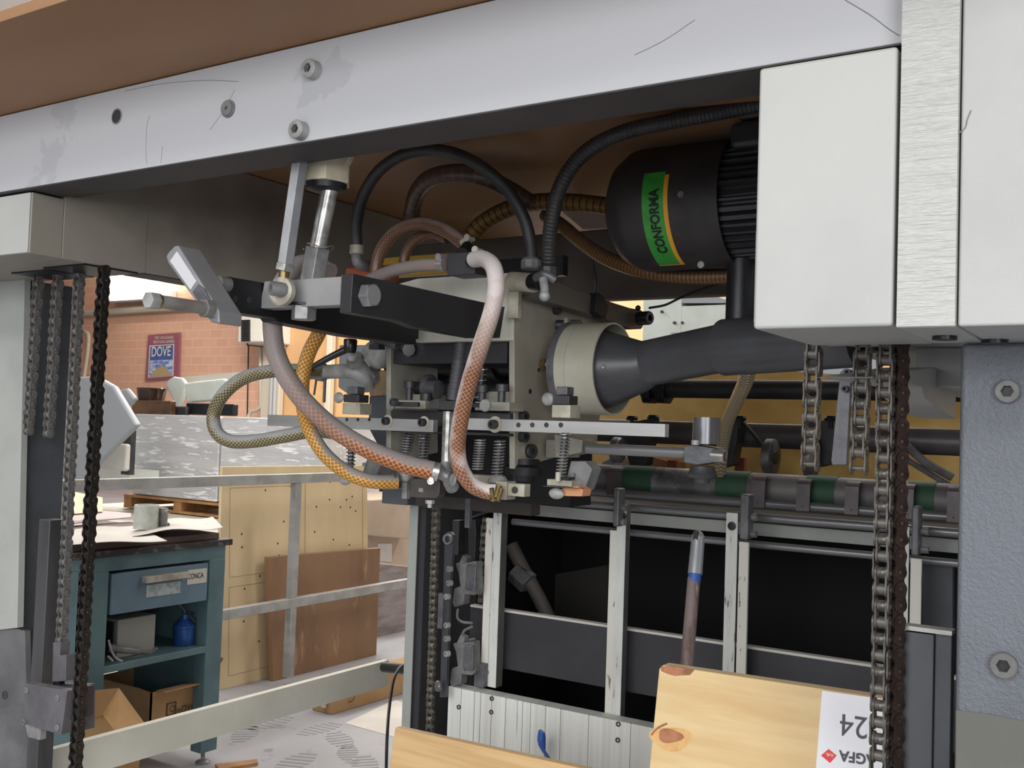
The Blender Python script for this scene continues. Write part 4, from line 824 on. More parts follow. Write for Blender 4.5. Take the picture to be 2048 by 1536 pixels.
# plates with cap screws
for i,(a,c,d_,e,lab) in enumerate(((790,800,850,818,'pale clamp plate under the left cap screw'),(950,803,1018,822,'pale clamp plate right of the white hose'))):
    T=thing('clamp_plate',pY(a,e,1.57),lab,'clamp plate'); part(B().bY(a,c,d_,e,1.57,.05),'plate',worn,T,bev=.001)
for i,(px,y0_,y1_,w,lab) in enumerate(((818,762,800,23,'left tall black cap screw standing on the head'),(852,786,802,24,'short black cap screw between the two clamp blocks'),(964,770,802,24,'black cap screw right of the white hose'),(1003,768,804,25,'black cap screw beside the right side plate'))):
    c=pY(px,y1_,1.59); r=rad(c,w); top=pY(px,y0_,1.59).z; T=thing('cap_screw',c,lab,'screw')
    part(B().cyl(c,V((c.x,c.y,top-.012)),r*.62,seg=20),'shank',darkm,T); part(B().screw(V((c.x,c.y,top-.014)),(0,0,1),r,.014),'head',darkm,T)
for i,(a,c,d_,e,lab) in enumerate(((858,801,875,818,'left small black block above the bright tube'),(875,801,912,820,'black drilled block above the bright tube'))):
    b=B(); b.bY(a,c,d_,e,1.53,.03); solo(b,'clamp_block',darkm,lab,'block',bev=.001)
# knobs
for i,(px,py,px2,py2,w,lab) in enumerate(((783,808,838,809,26,'grey thumb disc with stem at the left of the head'),(972,811,948,810,26,'grey thumb disc facing front at the right of the head'))):
    c=pY(px,py,1.53); T=thing('thumb_screw',c,lab,'thumb screw'); d_=V((-.35,-1,0)) if i==0 else V((0.1,-1,0))
    part(B().lathe([(0,rad(c,w)*.95),(.002,rad(c,w)),(.005,rad(c,w)*.9)],c,d_,24),'disc',galv,T)
    part(B().path([pY(px+4,py,1.54),pY(px2,py2,1.55)],.0045,10,smooth=False),'stem',darkm,T)
    if i==0: part(B().screw(pY(793,805,1.53),(-.3,-1,0),.0075,.012),'socket_head',darkm,T)
# springs
def spr(lab,x0,y0_,x1,y1_,w,turns,y=1.56,rod=True,mt=steelb,w1=None,seat=None):
    p0,p1=pY(x0,y0_,y),pY(x1,y1_,y); T=thing('coil_spring',p1,lab,'spring')
    part(B().spring(p0,p1,rad(p0,w)*.88,rad(p0,w)*.11,turns,rad(p0,w1)*.88 if w1 else None),'coil',mt,T)
    if rod: part(B().cyl(p0,p1,rad(p0,w)*.6,seg=14),'rod',darkm if not seat else cream,T)
    return T
spr('leftmost thin spring under the left aluminium bar',703,872,701,935,20,9,1.54)
spr('spring left of the bright tube, half behind the brown hose',818,868,812,905,24,7,1.62)
spr('second spring left of the bright tube',849,868,845,922,24,9,1.62)
spr('spring just right of the white hose',961,878,955,940,25,12,1.6)
spr('spring above the brass hose clamp',1000,880,993,960,25,13,1.56)
spr('long spring right of the head, below the drilled bar',1131,866,1121,955,23,14,1.49)
spr('upper spring behind the white hose top',966,735,958,800,22,6,1.66)
# bright tube
T=thing('bright_suction_tube',pY(890,945,1.5),'bright vertical steel tube where the brown hose ends','tube')
part(B().cyl(pY(898,823,1.48),pY(893,955,1.48),.0105,seg=28),'tube',steelb,T); part(B().path([pY(893,925,1.48),pY(898,960,1.47),pY(905,975,1.46)],.011,16,r1=.012),'outlet',steel,T); part(B().path([pY(862,935,1.46),pY(898,955,1.47)],.0115,14,smooth=False),'side_inlet',steel,T)
b=B(); c=pY(908,960,1.45); b.lathe([(0,.011),(.002,.0115),(.004,.009)],c,(-.5,-1,.1),20); part(b,'wing_disc',galv,T)
# vertical adjusters
def adjuster(lab,cx,topy,yb,y,k=1):
    T=thing('nozzle_adjuster',pY(cx,yb,y),lab,'adjuster')
    h=yb-topy
    b=B(); b.bY(cx-22*k,yb-h*.42,cx+14*k,yb,y,.035); part(b,'zinc_block',cream,T,bev=.001)
    b=B(); b.bY(cx-20*k,topy+h*.28,cx+12*k,yb-h*.43,y,.03); part(b,'clamp_block',darkm,T,bev=.001)
    b=B(); b.bY(cx-14*k,topy,cx+8*k,topy+h*.28,y+.004,.024); part(b,'top_cap',grip,T,bev=.002)
    c=pY(cx-30*k,topy+h*.4,y+.006); part(B().path([c,c+V((.03,.005,0))],.004,8,smooth=False),'stem',cream,T)
    b=B(); b.sphere(c,.0125,16,(1.0,.35,.9)); part(b,'wing',galv,T); return T
adjuster('zinc and black nozzle adjuster on the left aluminium bar',706,773,829,1.53,.95)
adjuster('zinc and black nozzle adjuster on the right aluminium bar',1126,773,836,1.49,1)
# foot under left spring & discs
for nm,lab,px,py,rx,ry,y in (('sucker_disc','oval steel disc left of the amber hose end',690,961,.0,.0,1.53),('sucker_disc','oval steel disc under the right long spring',1113,987,0,0,1.47)):
    c=pY(px,py,y); b=B(); b.sphere(c,.0125,18,(1.15,.5,.75)); solo(b,nm,galv,lab,'disc')
b=B(); b.bY(1094,958,1143,974,1.47,.035); T=solo(b,'zinc_foot_block',cream,'zinc foot block below the right long spring','block',bev=.001)
b=B(); b.cyl(pY(1116,962,1.465),pY(1117,944,1.465),.0048,seg=14); part(b,'pin',cream,T); b=B(); b.bY(1122,954,1138,960,1.46,.02); part(b,'small_pad',blackp,T)
b=B(); b.bY(1085,972,1150,977,1.455,.03); part(b,'base_plate',steel,T,bev=.001)
T=thing('sheet_metal_shoe',pY(1150,990,1.5),'bent grey sheet metal shoe beside the right long spring','bracket')
b=B(); b.fY([(1141,922),(1170,922),(1184,938),(1168,982),(1156,968),(1128,972)],1.5,.035); part(b,'shoe',cast,T,bev=.002)
c=pY(1146,950,1.498); part(B().cyl(c,c+V((0,-.003,0)),.0042,seg=14),'rivet',steel,T)
b=B(); b.fY([(1123,977),(1154,972),(1166,980),(1163,993),(1127,992)],1.475,.03); solo(b,'wood_pad',M('orange_wood',(196,140,98),.6),'small orange wooden pad under the sheet metal shoe','pad',bev=.001)
b=B(); b.fY([(735,912),(748,905),(768,915),(748,960),(722,952)],1.58,.05); T=solo(b,'grey_nozzle_housing',cast,'slanted grey housing behind the amber hose','housing',bev=.003)
c=pY(729,929,1.579); part(B().cyl(c,c+V((0,-.003,0)),.004,seg=14),'screw',galv,T)
# bottom left nozzle group
T=thing('suction_nozzle',pY(812,985,1.5),'grey suction nozzle the amber hose plugs into','nozzle')
c=pY(811,932,1.52); part(B().lathe([(0,.008),(.008,.009),(.01,.014),(.03,.017),(.04,.013),(.045,.010),(.055,.010)][::1],pY(812,972,1.52),(0,0,1),20),'nozzle_body',galv,T)
b=B(); b.path([pY(790,963,1.52),pY(812,965,1.52)],.0125,14,smooth=False); part(b,'hose_stub',grip,T)
b=B(); b.fY([(816,960),(828,957),(876,957),(880,962),(878,990),(872,997),(816,994)],1.5,.02); part(b,'slotted_bracket',M('brown_grey_bracket',(92,86,82),.45,.5,(76,70,68),14),T,bev=.0015)
b=B(); c=pY(842,980,1.499); b.box(c.x-.005,c.x+.005,1.4985,1.501,c.z-.0035,c.z+.0035); part(b,'slot',galv,T)
b=B(); b.bY(804,965,812,998,1.49,.012); part(b,'pin_bracket',steel,T,bev=.001)
c=pY(860,1000,1.51); b=B(); b.hexa(c,c+V((0,0,-.0065)),.0085); b.cyl(c+V((0,0,-.006)),c+V((0,0,-.014)),.0045); part(b,'hanging_nut',galv,T)
b=B(); b.bY(767,905,814,1011,1.7,.03); solo(b,'slate_block',slate,'dark slate block under the amber hose end','block',bev=.002)
# small flat finger plates
b=B(); b.bY(931,990,938,1056,1.9,.01); solo(b,'hanging_finger',grip,'thin dark vertical strip below the nozzle tubes','strip',bev=.0005)
T=thing('slotted_link_bar',pY(893,1370,2.1),'dark slotted link bar right of the ladder chain','link bar')
b=B(); b.fY([(889,1072),(893,1065),(900,1064),(906,1070),(898,1200),(891,1395),(879,1395),(886,1200)],2.12,.012); part(b,'bar',M('link_bar_steel',(74,74,80),.4,.4),T,bev=.001)
part(B().ring(pY(897,1078,2.115),pY(897,1078,2.115)+V((0,-.006,0)),.0135,.009),'ring_end',steel,T)
b=B(); b.bY(877,1186,884,1258,2.11,.01); part(b,'side_plate',grip,T)
c=pY(880,1372,2.1); part(B().lathe([(0,.012),(.005,.014),(.01,.012)],c,(-.6,-1,0),20),'end_roller',steel,T)
# limit switches
for i,(px,py,lab,s) in enumerate(((930,1165,'upper grey limit switch box between chain and stop bar',1),(925,1325,'lower grey limit switch box between chain and stop bar',.95))):
    T=thing('limit_switch',pY(px,py+50,2.15),lab,'switch')
    b=B(); b.fY([(px-20,py-38),(px+22,py-42),(px+24,py+20),(px+18,py+26),(px-2,py+24),(px-4,py+44),(px-22,py+50),(px-26,py+40),(px-22,py+12),(px-10,py+8),(px-14,py-20)],2.16,.03); part(b,'housing',cast,T,bev=.003)
    b=B(); b.bY(px+2,py-36,px+20,py+18,2.152,.01); part(b,'cover',grip,T,bev=.003)
    for dx,dy in ((5,-33),(18,-33),(5,15),(18,15)): c=pY(px+dx,py+dy,2.151); part(B().cyl(c,c+V((0,-.003,0)),.002,seg=8),'screw',steel,T)
    b=B(); b.fY([(px-12,py-38),(px-4,py-55),(px+4,py-50),(px+2,py-40)],2.16,.02); part(b,'lever',steel,T)
T=thing('switch_bolts',pY(900,1300,2.18),'row of pale cap screws beside the limit switches','screws')
for px,py in ((903,1138),(903,1166),(898,1193),(898,1250),(898,1277),(898,1307)):
    c=pY(px,py,2.11); part(B().screw(c,(-.3,-1,0),.0075,.012),'cap_screw',galv,T)
b=B(); b.path([pY(916,1218,2.2),pY(915,1235,2.19),pY(925,1244,2.18),pY(945,1246,2.18)],.0035,8); b.path([pY(945,1253,2.18),pY(928,1262,2.18),pY(925,1275,2.18),pY(936,1280,2.18),pY(950,1278,2.18)],.0035,8); solo(b,'switch_cable',cast,'grey cable loop between the two limit switches','cable')
b=B(); b.bY(905,1040,916,1110,2.25,.03); b.fY([(936,1040),(950,1038),(952,1062),(947,1180),(937,1180)],2.24,.04); b.fY([(936,1040),(936,1036),(972,1022),(974,1026)],2.24,.03); solo(b,'dark_slide_frame',darkm,'dark sliding frame behind the limit switches','frame',bev=.001)
# ---------------------------------------------------------------- tubular holder on rod
c=pY(1412,888,1.62); T=thing('tubular_holder',c,'bright upright steel tube on a clamp, right of the aluminium bar','tube holder')
r=rad(c,54); part(B().lathe([(0,r),(pY(1412,835,1.62).z-c.z,r),(pY(1412,835,1.62).z-c.z,r*.85),(.01,r*.85)],c,(0,0,1),36),'tube',M('bright_tube',(112,112,116),.28,.6),T)
b=B(); b.fY([(1367,893),(1390,890),(1431,897),(1430,925),(1395,930),(1367,925)],1.6,.05); part(b,'clamp_block',M('etched_block',(100,102,104),.4,.5,(80,82,84),20,st=(1,1,3)),T,bev=.0015)
q=pY(1392,908,1.6); part(B().cyl(q,q+V((.0,-.001,0)),.001),'mark',darkm,T)
q0,q1=pY(1425,911,1.59),pY(1450,913,1.59); part(B().ring(q0,q1,.0105,.008),'socket_tube',steelb,T)
q=pY(1391,890,1.6); part(B().cyl(q,q+V((0,0,.008)),.007),'set_screw',galv,T)
q=pY(1405,932,1.62); part(B().lathe([(0,.022),(.006,.026),(.012,.022),(.02,.02)][::1],q-V((0,0,.02)),(0,0,1),24).lathe([(0,.012),(.008,.014)],q-V((0,0,.028)),(0,0,1),20),'flange',darkm,T)
b=B(); q=pY(1175,897,1.62); q2=pY(1372,909,1.62); b.cyl((q.x,1.62,q.z),(q2.x,1.62,q.z),.0095,seg=20); solo(b,'guide_rod',MC['rod_steel'],'polished horizontal rod carrying the upright tube','rod')
b=B(); b.bX(1118,880,1160,915,-1.0,.03); b.fY([(1108,868),(1165,880),(1163,905),(1110,915)],1.66,.05); solo(b,'rod_mount',worn,'worn grey mounting block behind the right long spring','mount',bev=.002)
b=B(); c=pY(1050,918,1.66); b.lathe([(0,.035),(.015,.037),(.02,.03),(.03,.028)],c-V((0,0,.03)),(0,0,1),28); b.lathe([(0,.02),(.012,.024)],c-V((0,0,.042)),(0,0,1),24); solo(b,'swivel_foot',blackm,'black round swivel foot under the right side plate','foot')
# ---------------------------------------------------------------- ring collar + duct
c=pY(1229,738,1.72); R_=rad(c,186); L_=.082
T=thing('duct_collar',c-V((L_,0,R_)),'pale metal ring collar round the mouth of the grey duct','collar')
a0=c-V((L_,0,0)); part(B().ring(a0,a0+V((.022,0,0)),R_*1.0,R_*.93,48).ring(a0+V((.0225,0,0)),c,R_,R_*.96,48),'ring',M('pale_ring_metal',(192,190,175),.42,.1,(170,166,150),6),T)
part(B().cyl(a0+V((-.014,0,0)),a0+V((0,0,0)),R_*1.03,seg=48),'dark_flange',grip,T)
T=thing('suction_duct',pY(1400,720,1.7),'wide dark grey plastic duct rising to the right','duct')
e1=pY(1300,724,1.72); e2=pY(1456,694,1.68); e3=pY(1720,676,1.62)
m0=c+V((-.03,0,0)); b=B(); b.path([m0,c+V((-.012,0,0)),c+V((.012,.0,0.002)),pY(1285,731,1.72),e1],R_*.9,32,smooth=False,r1=rad(e1,92)); part(b,'funnel',duct,T)
b=B(); b.path([pY(1292,727,1.72),e2],rad(e1,92),32,smooth=False,r1=rad(e2,98)); part(b,'inner_tube',duct,T)
b=B(); b.path([pY(1450,695,1.68),e3],rad(e2,114),32,smooth=False,r1=rad(e3,118)); part(b,'outer_sleeve',duct,T)
q=pX(1205,735,c.x+.004); part(B().lathe([(0,.006),(.006,.005),(.008,.002)],pY(1206,735,1.66),(1,-1,0),14),'screw',steel,T)
# vertical black duct above
b=B(); b.path([pY(1484,520,1.75),pY(1480,640,1.75)],.026,20,smooth=False); solo(b,'black_riser_duct',blackr,'black upright duct left of the pale cover, under the motor','duct')
# ---------------------------------------------------------------- MOTOR
ym=1.75; mc=pY(1340,418,ym); RM=rad(mc,246)
T=thing('electric_motor',mc-V((0,0,RM)),'black finned electric motor with a green label','motor')
xl=pY(1241,420,ym).x; xc=pY(1432,410,ym-RM).x
cen=V((xl,ym,mc.z)); Lc=xc-xl
part(B().lathe([(0,RM*.5),(.004,RM*.62),(.02,RM*.83),(.045,RM*.97),(.06,RM),(Lc,RM),(Lc,RM*.975),(.07,RM*.975)],cen,(1,0,0),56),'fan_cover',motorm,T)
nf=44
def rf(a,h): return 1 if (int(a/(2*PI)*nf*4)%4)<2 else .90
part(B().lathe([(0,RM*.93),(.3,RM*.93)],V((xc-.03,ym,mc.z)),(1,0,0),nf*4,rf=rf),'finned_body',finm,T)
b=B(); pa=pY(1466,232,1.66); pb=pY(1560,292,1.66); b.box(pa.x,pb.x+.1,1.64,1.78,pb.z,pa.z-.015); part(b,'terminal_box',finm,T,bev=.012)
b=B(); b.box(pa.x+.01,pb.x+.1,1.65,1.77,pa.z-.013,pa.z+.008); part(b,'terminal_lid',finm,T,bev=.01)
for px,py in ((1363,390),(1403,530)): 
    q=pY(px,py,ym-RM); part(B().cyl(q,q+V((0,-.004,0)),.006,seg=12),'screw',steel,T)
def cylp(px,py,dr=.0006):      # point of the cover surface seen at a pixel of the photo
    r=ray(px,py); o=EYE; A=r.y**2+r.z**2; Bq=2*((o.y-ym)*r.y+(o.z-mc.z)*r.z); Cq=(o.y-ym)**2+(o.z-mc.z)**2-(RM+dr)**2
    t=(-Bq-math.sqrt(max(Bq*Bq-4*A*Cq,0)))/(2*A); return o+r*t
def band(x0,x1,f0,f1,dr,n=24):
    vs=[];fs=[]
    for i in range(n+1):
        f=f0+(f1-f0)*i/n
        for x,rr in ((x0,RM+dr),(x1,RM+dr),(x0,RM-.002),(x1,RM-.002)): vs.append((x,ym-rr*math.cos(f),mc.z+rr*math.sin(f)))
    for i in range(n):
        k=4*i; fs+=[(k,k+1,k+5,k+4),(k,k+4,k+6,k+2),(k+1,k+3,k+7,k+5)]
    fs+=[(0,2,3,1),(4*n,4*n+1,4*n+3,4*n+2)]; return B().add(vs,fs)
a1=cylp(1283,400); a2=cylp(1326,400); 
top=cylp(1312,345); bot=cylp(1330,529)
fa=math.asin(max(-1,min(1,(bot.z-mc.z)/RM))); fb=math.asin(max(-1,min(1,(top.z-mc.z)/RM)))
part(band(a1.x,a2.x,fa,fb,.0006),'green_label',glabel,T); part(band(a2.x,a2.x+.008,fa-.03,fb-.06,.0005),'yellow_edge',ylabel,T); part(band(a1.x,a2.x+.008,fa-.03,fa,.0005),'yellow_edge',ylabel,T)
f0=fa+.32; Rt=RM+.0016
_xm=a2.x-(a2.x-a1.x)*.22
def _fn(x,y): f=f0+x/Rt; return V((_xm-y,ym-Rt*math.cos(f),mc.z+Rt*math.sin(f)))
text('CONFORMA',T,ink,_fn,(a2.x-a1.x)*.42,.86,bold=.035)
# ================================================================ HOSES
def hose(name,lab,pts,w,mt,ribs=None,seg=18,cat='hose',r=None):
    P=[pY(a,c,y) for a,c,y in pts]; rr=r or rad(P[len(P)//2],w); b=B(); b.path(P,rr,seg,ribs=ribs); return solo(b,name,mt,lab,cat)
def clamp(nm,lab,px,py,y,d,r,w=.009,mt=steelb,scr=(0,0,1)):
    c=pY(px,py,y); d=V(d).normalized(); T=thing(nm,c,lab,'hose clamp'); b=B(); b.ring(c-d*w*.5,c+d*w*.5,r*1.1,r*.98,28); part(b,'band',mt,T)
    s=V(scr).normalized(); b=B(); e=c+s*r*1.25; sd=d.cross(s).normalized(); b.cyl(e-sd*.012,e+sd*.006,.0042,seg=12); b.lathe([(0,.0062),(.004,.0062)],e+sd*.006,sd,16); part(b,'worm_screw',mt,T); return T
hose('braided_hose','thick dusty brown braided hose sweeping down to the bright tube',[(660,545,1.3),(628,530,1.3),(600,530,1.28),(572,556,1.25),(549,605,1.24),(545,655,1.24),(553,710,1.25),(580,765,1.27),(620,815,1.3),(675,862,1.34),(740,900,1.38),(810,928,1.42),(868,942,1.45)],39,h_brown)
hose('braided_hose','amber braided hose looping down behind the thick brown hose',[(650,620,1.36),(638,665,1.36),(618,705,1.36),(606,750,1.36),(605,800,1.36),(616,850,1.38),(645,903,1.4),(690,942,1.43),(740,962,1.46),(795,964,1.5)],29,h_yell)
hose('braided_hose','olive-grey braided hose making the wide loop at the left',[(645,742,1.56),(600,741,1.5),(545,742,1.46),(490,755,1.44),(450,785,1.42),(428,825,1.42),(432,862,1.42),(460,882,1.43),(510,882,1.45),(570,872,1.47),(630,862,1.5),(690,870,1.54),(720,885,1.58)],27,h_grey)
hose('braided_hose','pale dusty hose hanging in front of the head centre',[(948,519,1.42),(968,518,1.4),(987,535,1.37),(992,575,1.36),(983,625,1.35),(962,690,1.36),(940,760,1.38),(923,830,1.4),(915,890,1.42),(921,935,1.43),(942,968,1.45),(970,982,1.47),(992,984,1.48)],34,h_white)
hose('braided_hose','reddish brown hose arching behind the black lever bar',[(752,570,1.55),(752,535,1.55),(765,495,1.55),(795,462,1.55),(840,447,1.55),(885,458,1.55),(918,480,1.55),(932,492,1.55)],26,h_dbr)
hose('braided_hose','thin dark braided hose under the reddish brown arch',[(805,540,1.6),(812,505,1.6),(830,480,1.6),(862,466,1.6),(895,478,1.6)],20,h_dbr)
hose('braided_hose','brown hose running from the lever bar to the black junction block',[(722,572,1.5),(750,555,1.48),(790,540,1.46),(840,531,1.45),(890,529,1.45)],25,h_brown)
hose('rubber_hose','smooth black rubber hose arching over from the chrome elbow',[(714,498,1.55),(713,450,1.54),(725,395,1.52),(755,345,1.5),(800,312,1.5),(850,300,1.5),(905,306,1.5),(960,332,1.52),(1010,375,1.55),(1045,430,1.57),(1060,480,1.58),(1063,525,1.58)],25,rubdust)
hose('corrugated_hose','black corrugated hose curving up to the motor',[(1098,545,1.6),(1098,490,1.58),(1105,430,1.56),(1120,375,1.55),(1150,325,1.55),(1195,288,1.55),(1255,262,1.55),(1340,243,1.56),(1430,226,1.58),(1560,200,1.6)],31,rubdust,ribs=(.0068,.0004))
hose('suction_hose','wide dim brown hose arch behind the black hose',[(822,455,1.72),(825,420,1.7),(836,382,1.66),(862,356,1.63),(910,346,1.62),(960,352,1.63),(1010,375,1.68),(1060,405,1.75)],36,h_dark)
hose('spiral_hose','amber spiral hose crossing behind to the motor',[(935,480,1.85),(960,450,1.85),(1000,425,1.85),(1050,408,1.85),(1110,403,1.85),(1180,408,1.85),(1260,420,1.85)],34,h_rib)
hose('spiral_hose','brown spiral hose sagging under the motor',[(1090,430,1.9),(1125,452,1.88),(1160,482,1.86),(1210,515,1.84),(1280,540,1.82),(1360,552,1.82),(1440,553,1.82),(1530,548,1.82)],30,h_rib2)
hose('braided_hose','clear braided hose dropping from the duct at the right',[(1500,725,1.75),(1490,765,1.85),(1472,805,2.0),(1455,845,2.15),(1444,900,2.3),(1440,945,2.38)],26,h_clear)
hose('corrugated_conduit','short ribbed grey conduit between the head side plates',[(924,680,1.62),(918,720,1.62),(906,800,1.62)],26,M('grey_ribbed_conduit',(88,88,92),.4),ribs=(.0046,.0011))
hose('thin_cable','thin black cable curving to the socket at the tapered arm',[(1298,616,2.0),(1330,610,2.0),(1360,596,2.0),(1400,580,2.0),(1460,562,2.0),(1530,548,2.0)],5,blackr,seg=8,cat='cable')
hose('thin_cable','thin grey wire loop behind the two black nuts',[(1180,500,2.146),(1186,540,2.146),(1190,570,2.146),(1184,590,2.146)],5,grip,seg=8,cat='cable')
clamp('hose_clamp','steel worm clamp at the lower end of the thick brown hose',872,943,1.45,(pY(868,942,1.45)-pY(810,928,1.42)),.0148,.011,scr=(-.3,-.5,-1))
clamp('hose_clamp','steel worm clamp at the end of the amber hose',797,964,1.5,(1,0,0),.0105,.008,scr=(-.3,-.3,1))
clamp('hose_clamp','brass worm clamp at the end of the pale hose',992,984,1.48,(1,.2,.1),.0122,.01,brass,scr=(.2,-1,-.3))
clamp('hose_clamp','steel clamp at the black junction block',884,529,1.45,(1,0,0),.0112,.013,scr=(0,-.2,1))
clamp('hose_clamp','clamp at the top end of the pale hose',952,519,1.42,(1,0,0),.0125,.008,cream,scr=(.2,0,1))
clamp('hose_clamp','clamp at the end of the reddish brown arch',930,488,1.55,(.6,0,-.6),.0115,.009,cream,scr=(.7,0,.7))
b=B(); b.bY(792,862,1062,1032,2.1,.04); solo(b,'feed_head_carrier',M('dark_brown_grey',(46,44,44),.6,0,(64,58,54),9),'dark carrier housing behind the springs under the head','housing')
T=thing('junction_block',pY(925,548,1.45),'black square hose junction block on top of the head','junction block')
b=B(); b.bY(896,507,950,547,1.44,.05); part(b,'block',darkpan,T,bev=.001); b=B(); b.path([pY(925,508,1.5),pY(935,495,1.53)],.012,14,smooth=False); b.path([pY(940,525,1.43),pY(952,520,1.42)],.009,12,smooth=False); part(b,'hose_stub',blackm,T)
T=thing('head_top_plate',(-1.2,1.7,1.6),'dark plate on top of the head under the hoses','plate'); b=B(); b.bY(960,522,1125,550,1.75,.02); part(b,'plate',blackm,T)
b=B(); b.bY(760,516,905,545,1.8,.03); solo(b,'yellow_bracket',yelb,'yellow bracket plate behind the brown hoses','bracket',bev=.002)
b=B(); b.bY(690,535,780,560,1.58,.03); solo(b,'terracotta_fitting',redbr,'reddish brown fitting under the chrome elbow','fitting',bev=.004)
T=thing('chrome_elbow',pY(714,535,1.55),'zinc elbow fitting at the left end of the black hose','fitting')
c=pY(714,490,1.55); part(B().lathe([(0,.0125),(.002,.0145),(.017,.0145),(.019,.012)],c-V((0,0,.0185)),(0,0,1),12),'union_nut',cream,T); part(B().path([pY(713,508,1.55),pY(716,525,1.55),pY(730,532,1.57),pY(745,530,1.6)],.011,14),'elbow',cast,T)
for i,(px,py,lab) in enumerate(((1062,528,'grey union nut at the right end of the smooth black hose'),(1098,542,'dark union nut at the foot of the corrugated hose'))):
    c=pY(px,py,1.58); b=B(); b.lathe([(0,.016),(.003,.019),(.016,.019),(.021,.014)],c-V((0,0,.01)),(0,0,1),10); solo(b,'union_nut',(cast,darkm)[i],lab,'nut')
b=B(); b.fY([(1118,418),(1250,424),(1250,453),(1166,458)],2.13,.012); solo(b,'pale_gusset',M('pinkish_plate',(206,190,180),.5),'small pinkish plate above the rear beam, left of the motor','plate')  # added patch, its pale colour stands in for light above the beam
# clamp fitting with white lever
T=thing('locking_lever',pY(1060,590,1.5),'zinc clamp with a small white-grey lever on top of the head','locking lever')
b=B(); b.path([pY(1024,562,1.52),pY(1068,566,1.5)],.0165,24,smooth=False); part(b,'clamp_sleeve',cream,T); b=B(); b.path([pY(1064,563,1.49),pY(1082,565,1.48)],.014,20,smooth=False); part(b,'black_collar',blackp,T)
b=B(); b.path([pY(1072,556,1.47),pY(1090,549,1.46),pY(1110,560,1.47)],.0075,12); part(b,'hub',grip,T)
b=B(); b.path([pY(1086,558,1.455),pY(1089,575,1.45),pY(1089,590,1.445)],.0072,14); b.sphere(pY(1089,592,1.445),.0092); part(b,'lever',galv,T)
b=B(); b.bY(1016,583,1035,636,1.57,.012); solo(b,'front_tab',cream,'cream vertical tab at the front edge of the side plate','tab',bev=.001)
T=thing('pivot_arm',pX(1200,640,-.98),'dark grey pivot arm sloping back to the tapered end','arm')
b=B(); b.fX([(1070,566),(1115,563),(1205,598),(1205,635),(1190,632),(1062,594)],-1.0,.03); part(b,'arm_bar',M('warm_grey_arm',(110,106,98),.45,.3),T,bev=.002)
b=B(); b.fX([(1196,585),(1206,590),(1218,612),(1214,630),(1204,636),(1192,625)],-.985,.02); part(b,'dark_end',blackm,T,bev=.003)
b=B(); b.fX([(1212,600),(1230,606),(1262,616),(1284,620),(1292,640),(1284,658),(1262,659),(1215,640)],-.99,.03); part(b,'tapered_end',M('brown_grey_arm',(84,78,74),.45,.3),T,bev=.003)
q=pX(1278,637,-.985); part(B().screw(q,(1,-.2,.0),.015,.03),'socket_plug',blackp,T); q=pX(1276,616,-.985); part(B().sphere(q,.006),'cable_gland',blackp,T)
T=thing('stop_screw',pX(1130,652,-1.02),'grey screw with cream nut above the ring collar','screw')
q=pX(1112,650,-1.03); part(B().cyl(q,q+V((.02,.01,0)),.010,seg=18),'collar',darkm,T); part(B().box(q.x+.02,q.x+.028,q.y-.005,q.y+.025,q.z-.013,q.z+.013),'square_nut',cream,T,bev=.001); part(B().screw(q+V((.028,.012,0)),(1,.1,0),.011,.02),'head',grip,T)
# left clamp lever and galvanised fittings
T=thing('clamping_lever',pY(700,705,1.5),'black clamping lever pointing down left beside the amber hose','lever')
b=B(); b.path([pY(697,697,1.5),pY(665,712,1.49),pY(632,730,1.48),pY(620,738,1.48)],.0075,12,r1=.0055); b.sphere(pY(622,736,1.48),.0085); part(b,'arm',blackp,T)
part(B().lathe([(0,.010),(.006,.0125),(.024,.0135),(.027,.012)],pY(700,706,1.5),(0,0,1),10),'hub',blackp,T); part(B().cyl(pY(702,676,1.5),pY(702,664,1.5),.006),'stem',darkm,T); part(B().lathe([(0,.006),(.01,.013)],pY(704,722,1.5),(0,0,1),18),'seat',galv,T)
T=thing('galvanised_pipe_fitting',pY(690,750,1.56),'grey galvanised pipe tee and elbows left of the head','pipe fitting')
b=B(); b.path([pY(620,745,1.56),pY(650,744,1.56),pY(700,743,1.56),pY(728,755,1.58),pY(735,775,1.6)],.0145,18); part(b,'lower_elbow',galv,T)
b=B(); b.lathe([(0,.0185),(.014,.0195),(.018,.016)],pY(636,744,1.56),(1,.0,0),20); part(b,'bead',galv,T)
b=B(); b.path([pY(708,716,1.55),pY(722,735,1.57),pY(740,755,1.6)],.0135,18); b.lathe([(-.004,.018),(.006,.018)],pY(710,719,1.55),pY(740,755,1.6)-pY(708,716,1.55),20); part(b,'branch',galv,T)
b=B(); b.path([pY(740,700,1.7),pY(762,716,1.7),pY(770,690,1.7)],.025,20); part(b,'round_body',galv,T)
b=B(); b.path([pY(633,756,1.56),pY(628,790,1.56)],.0022,6,smooth=False); b.path([pY(650,758,1.56),pY(648,805,1.56)],.0032,6,smooth=False); part(b,'drain_rods',darkm,T)
b=B(); b.fY([(678,690),(735,690),(742,760),(690,785),(676,775)],1.75,.04); solo(b,'grey_valve_plate',M('pale_steel_plate',(150,154,156),.5,.2),'pale grey plate behind the galvanised fittings','plate',bev=.003)
b=B(); b.fY([(738,740),(782,740),(782,815),(742,810),(735,775)],1.78,.03); T=solo(b,'brown_casting',M('brown_casting',(150,124,94),.6,0,(120,104,84),20),'brownish casting between fittings and left side plate','casting',bev=.004)
b=B(); b.fY([(738,792),(780,790),(782,925),(760,900),(736,855)],1.72,.04); solo(b,'slate_guard_plate',slate,'slate-coloured guard plate left of the head','plate',bev=.003)
T=thing('stem_valve',pY(780,690,1.6),'dark valve with knob below the black bar end','valve')
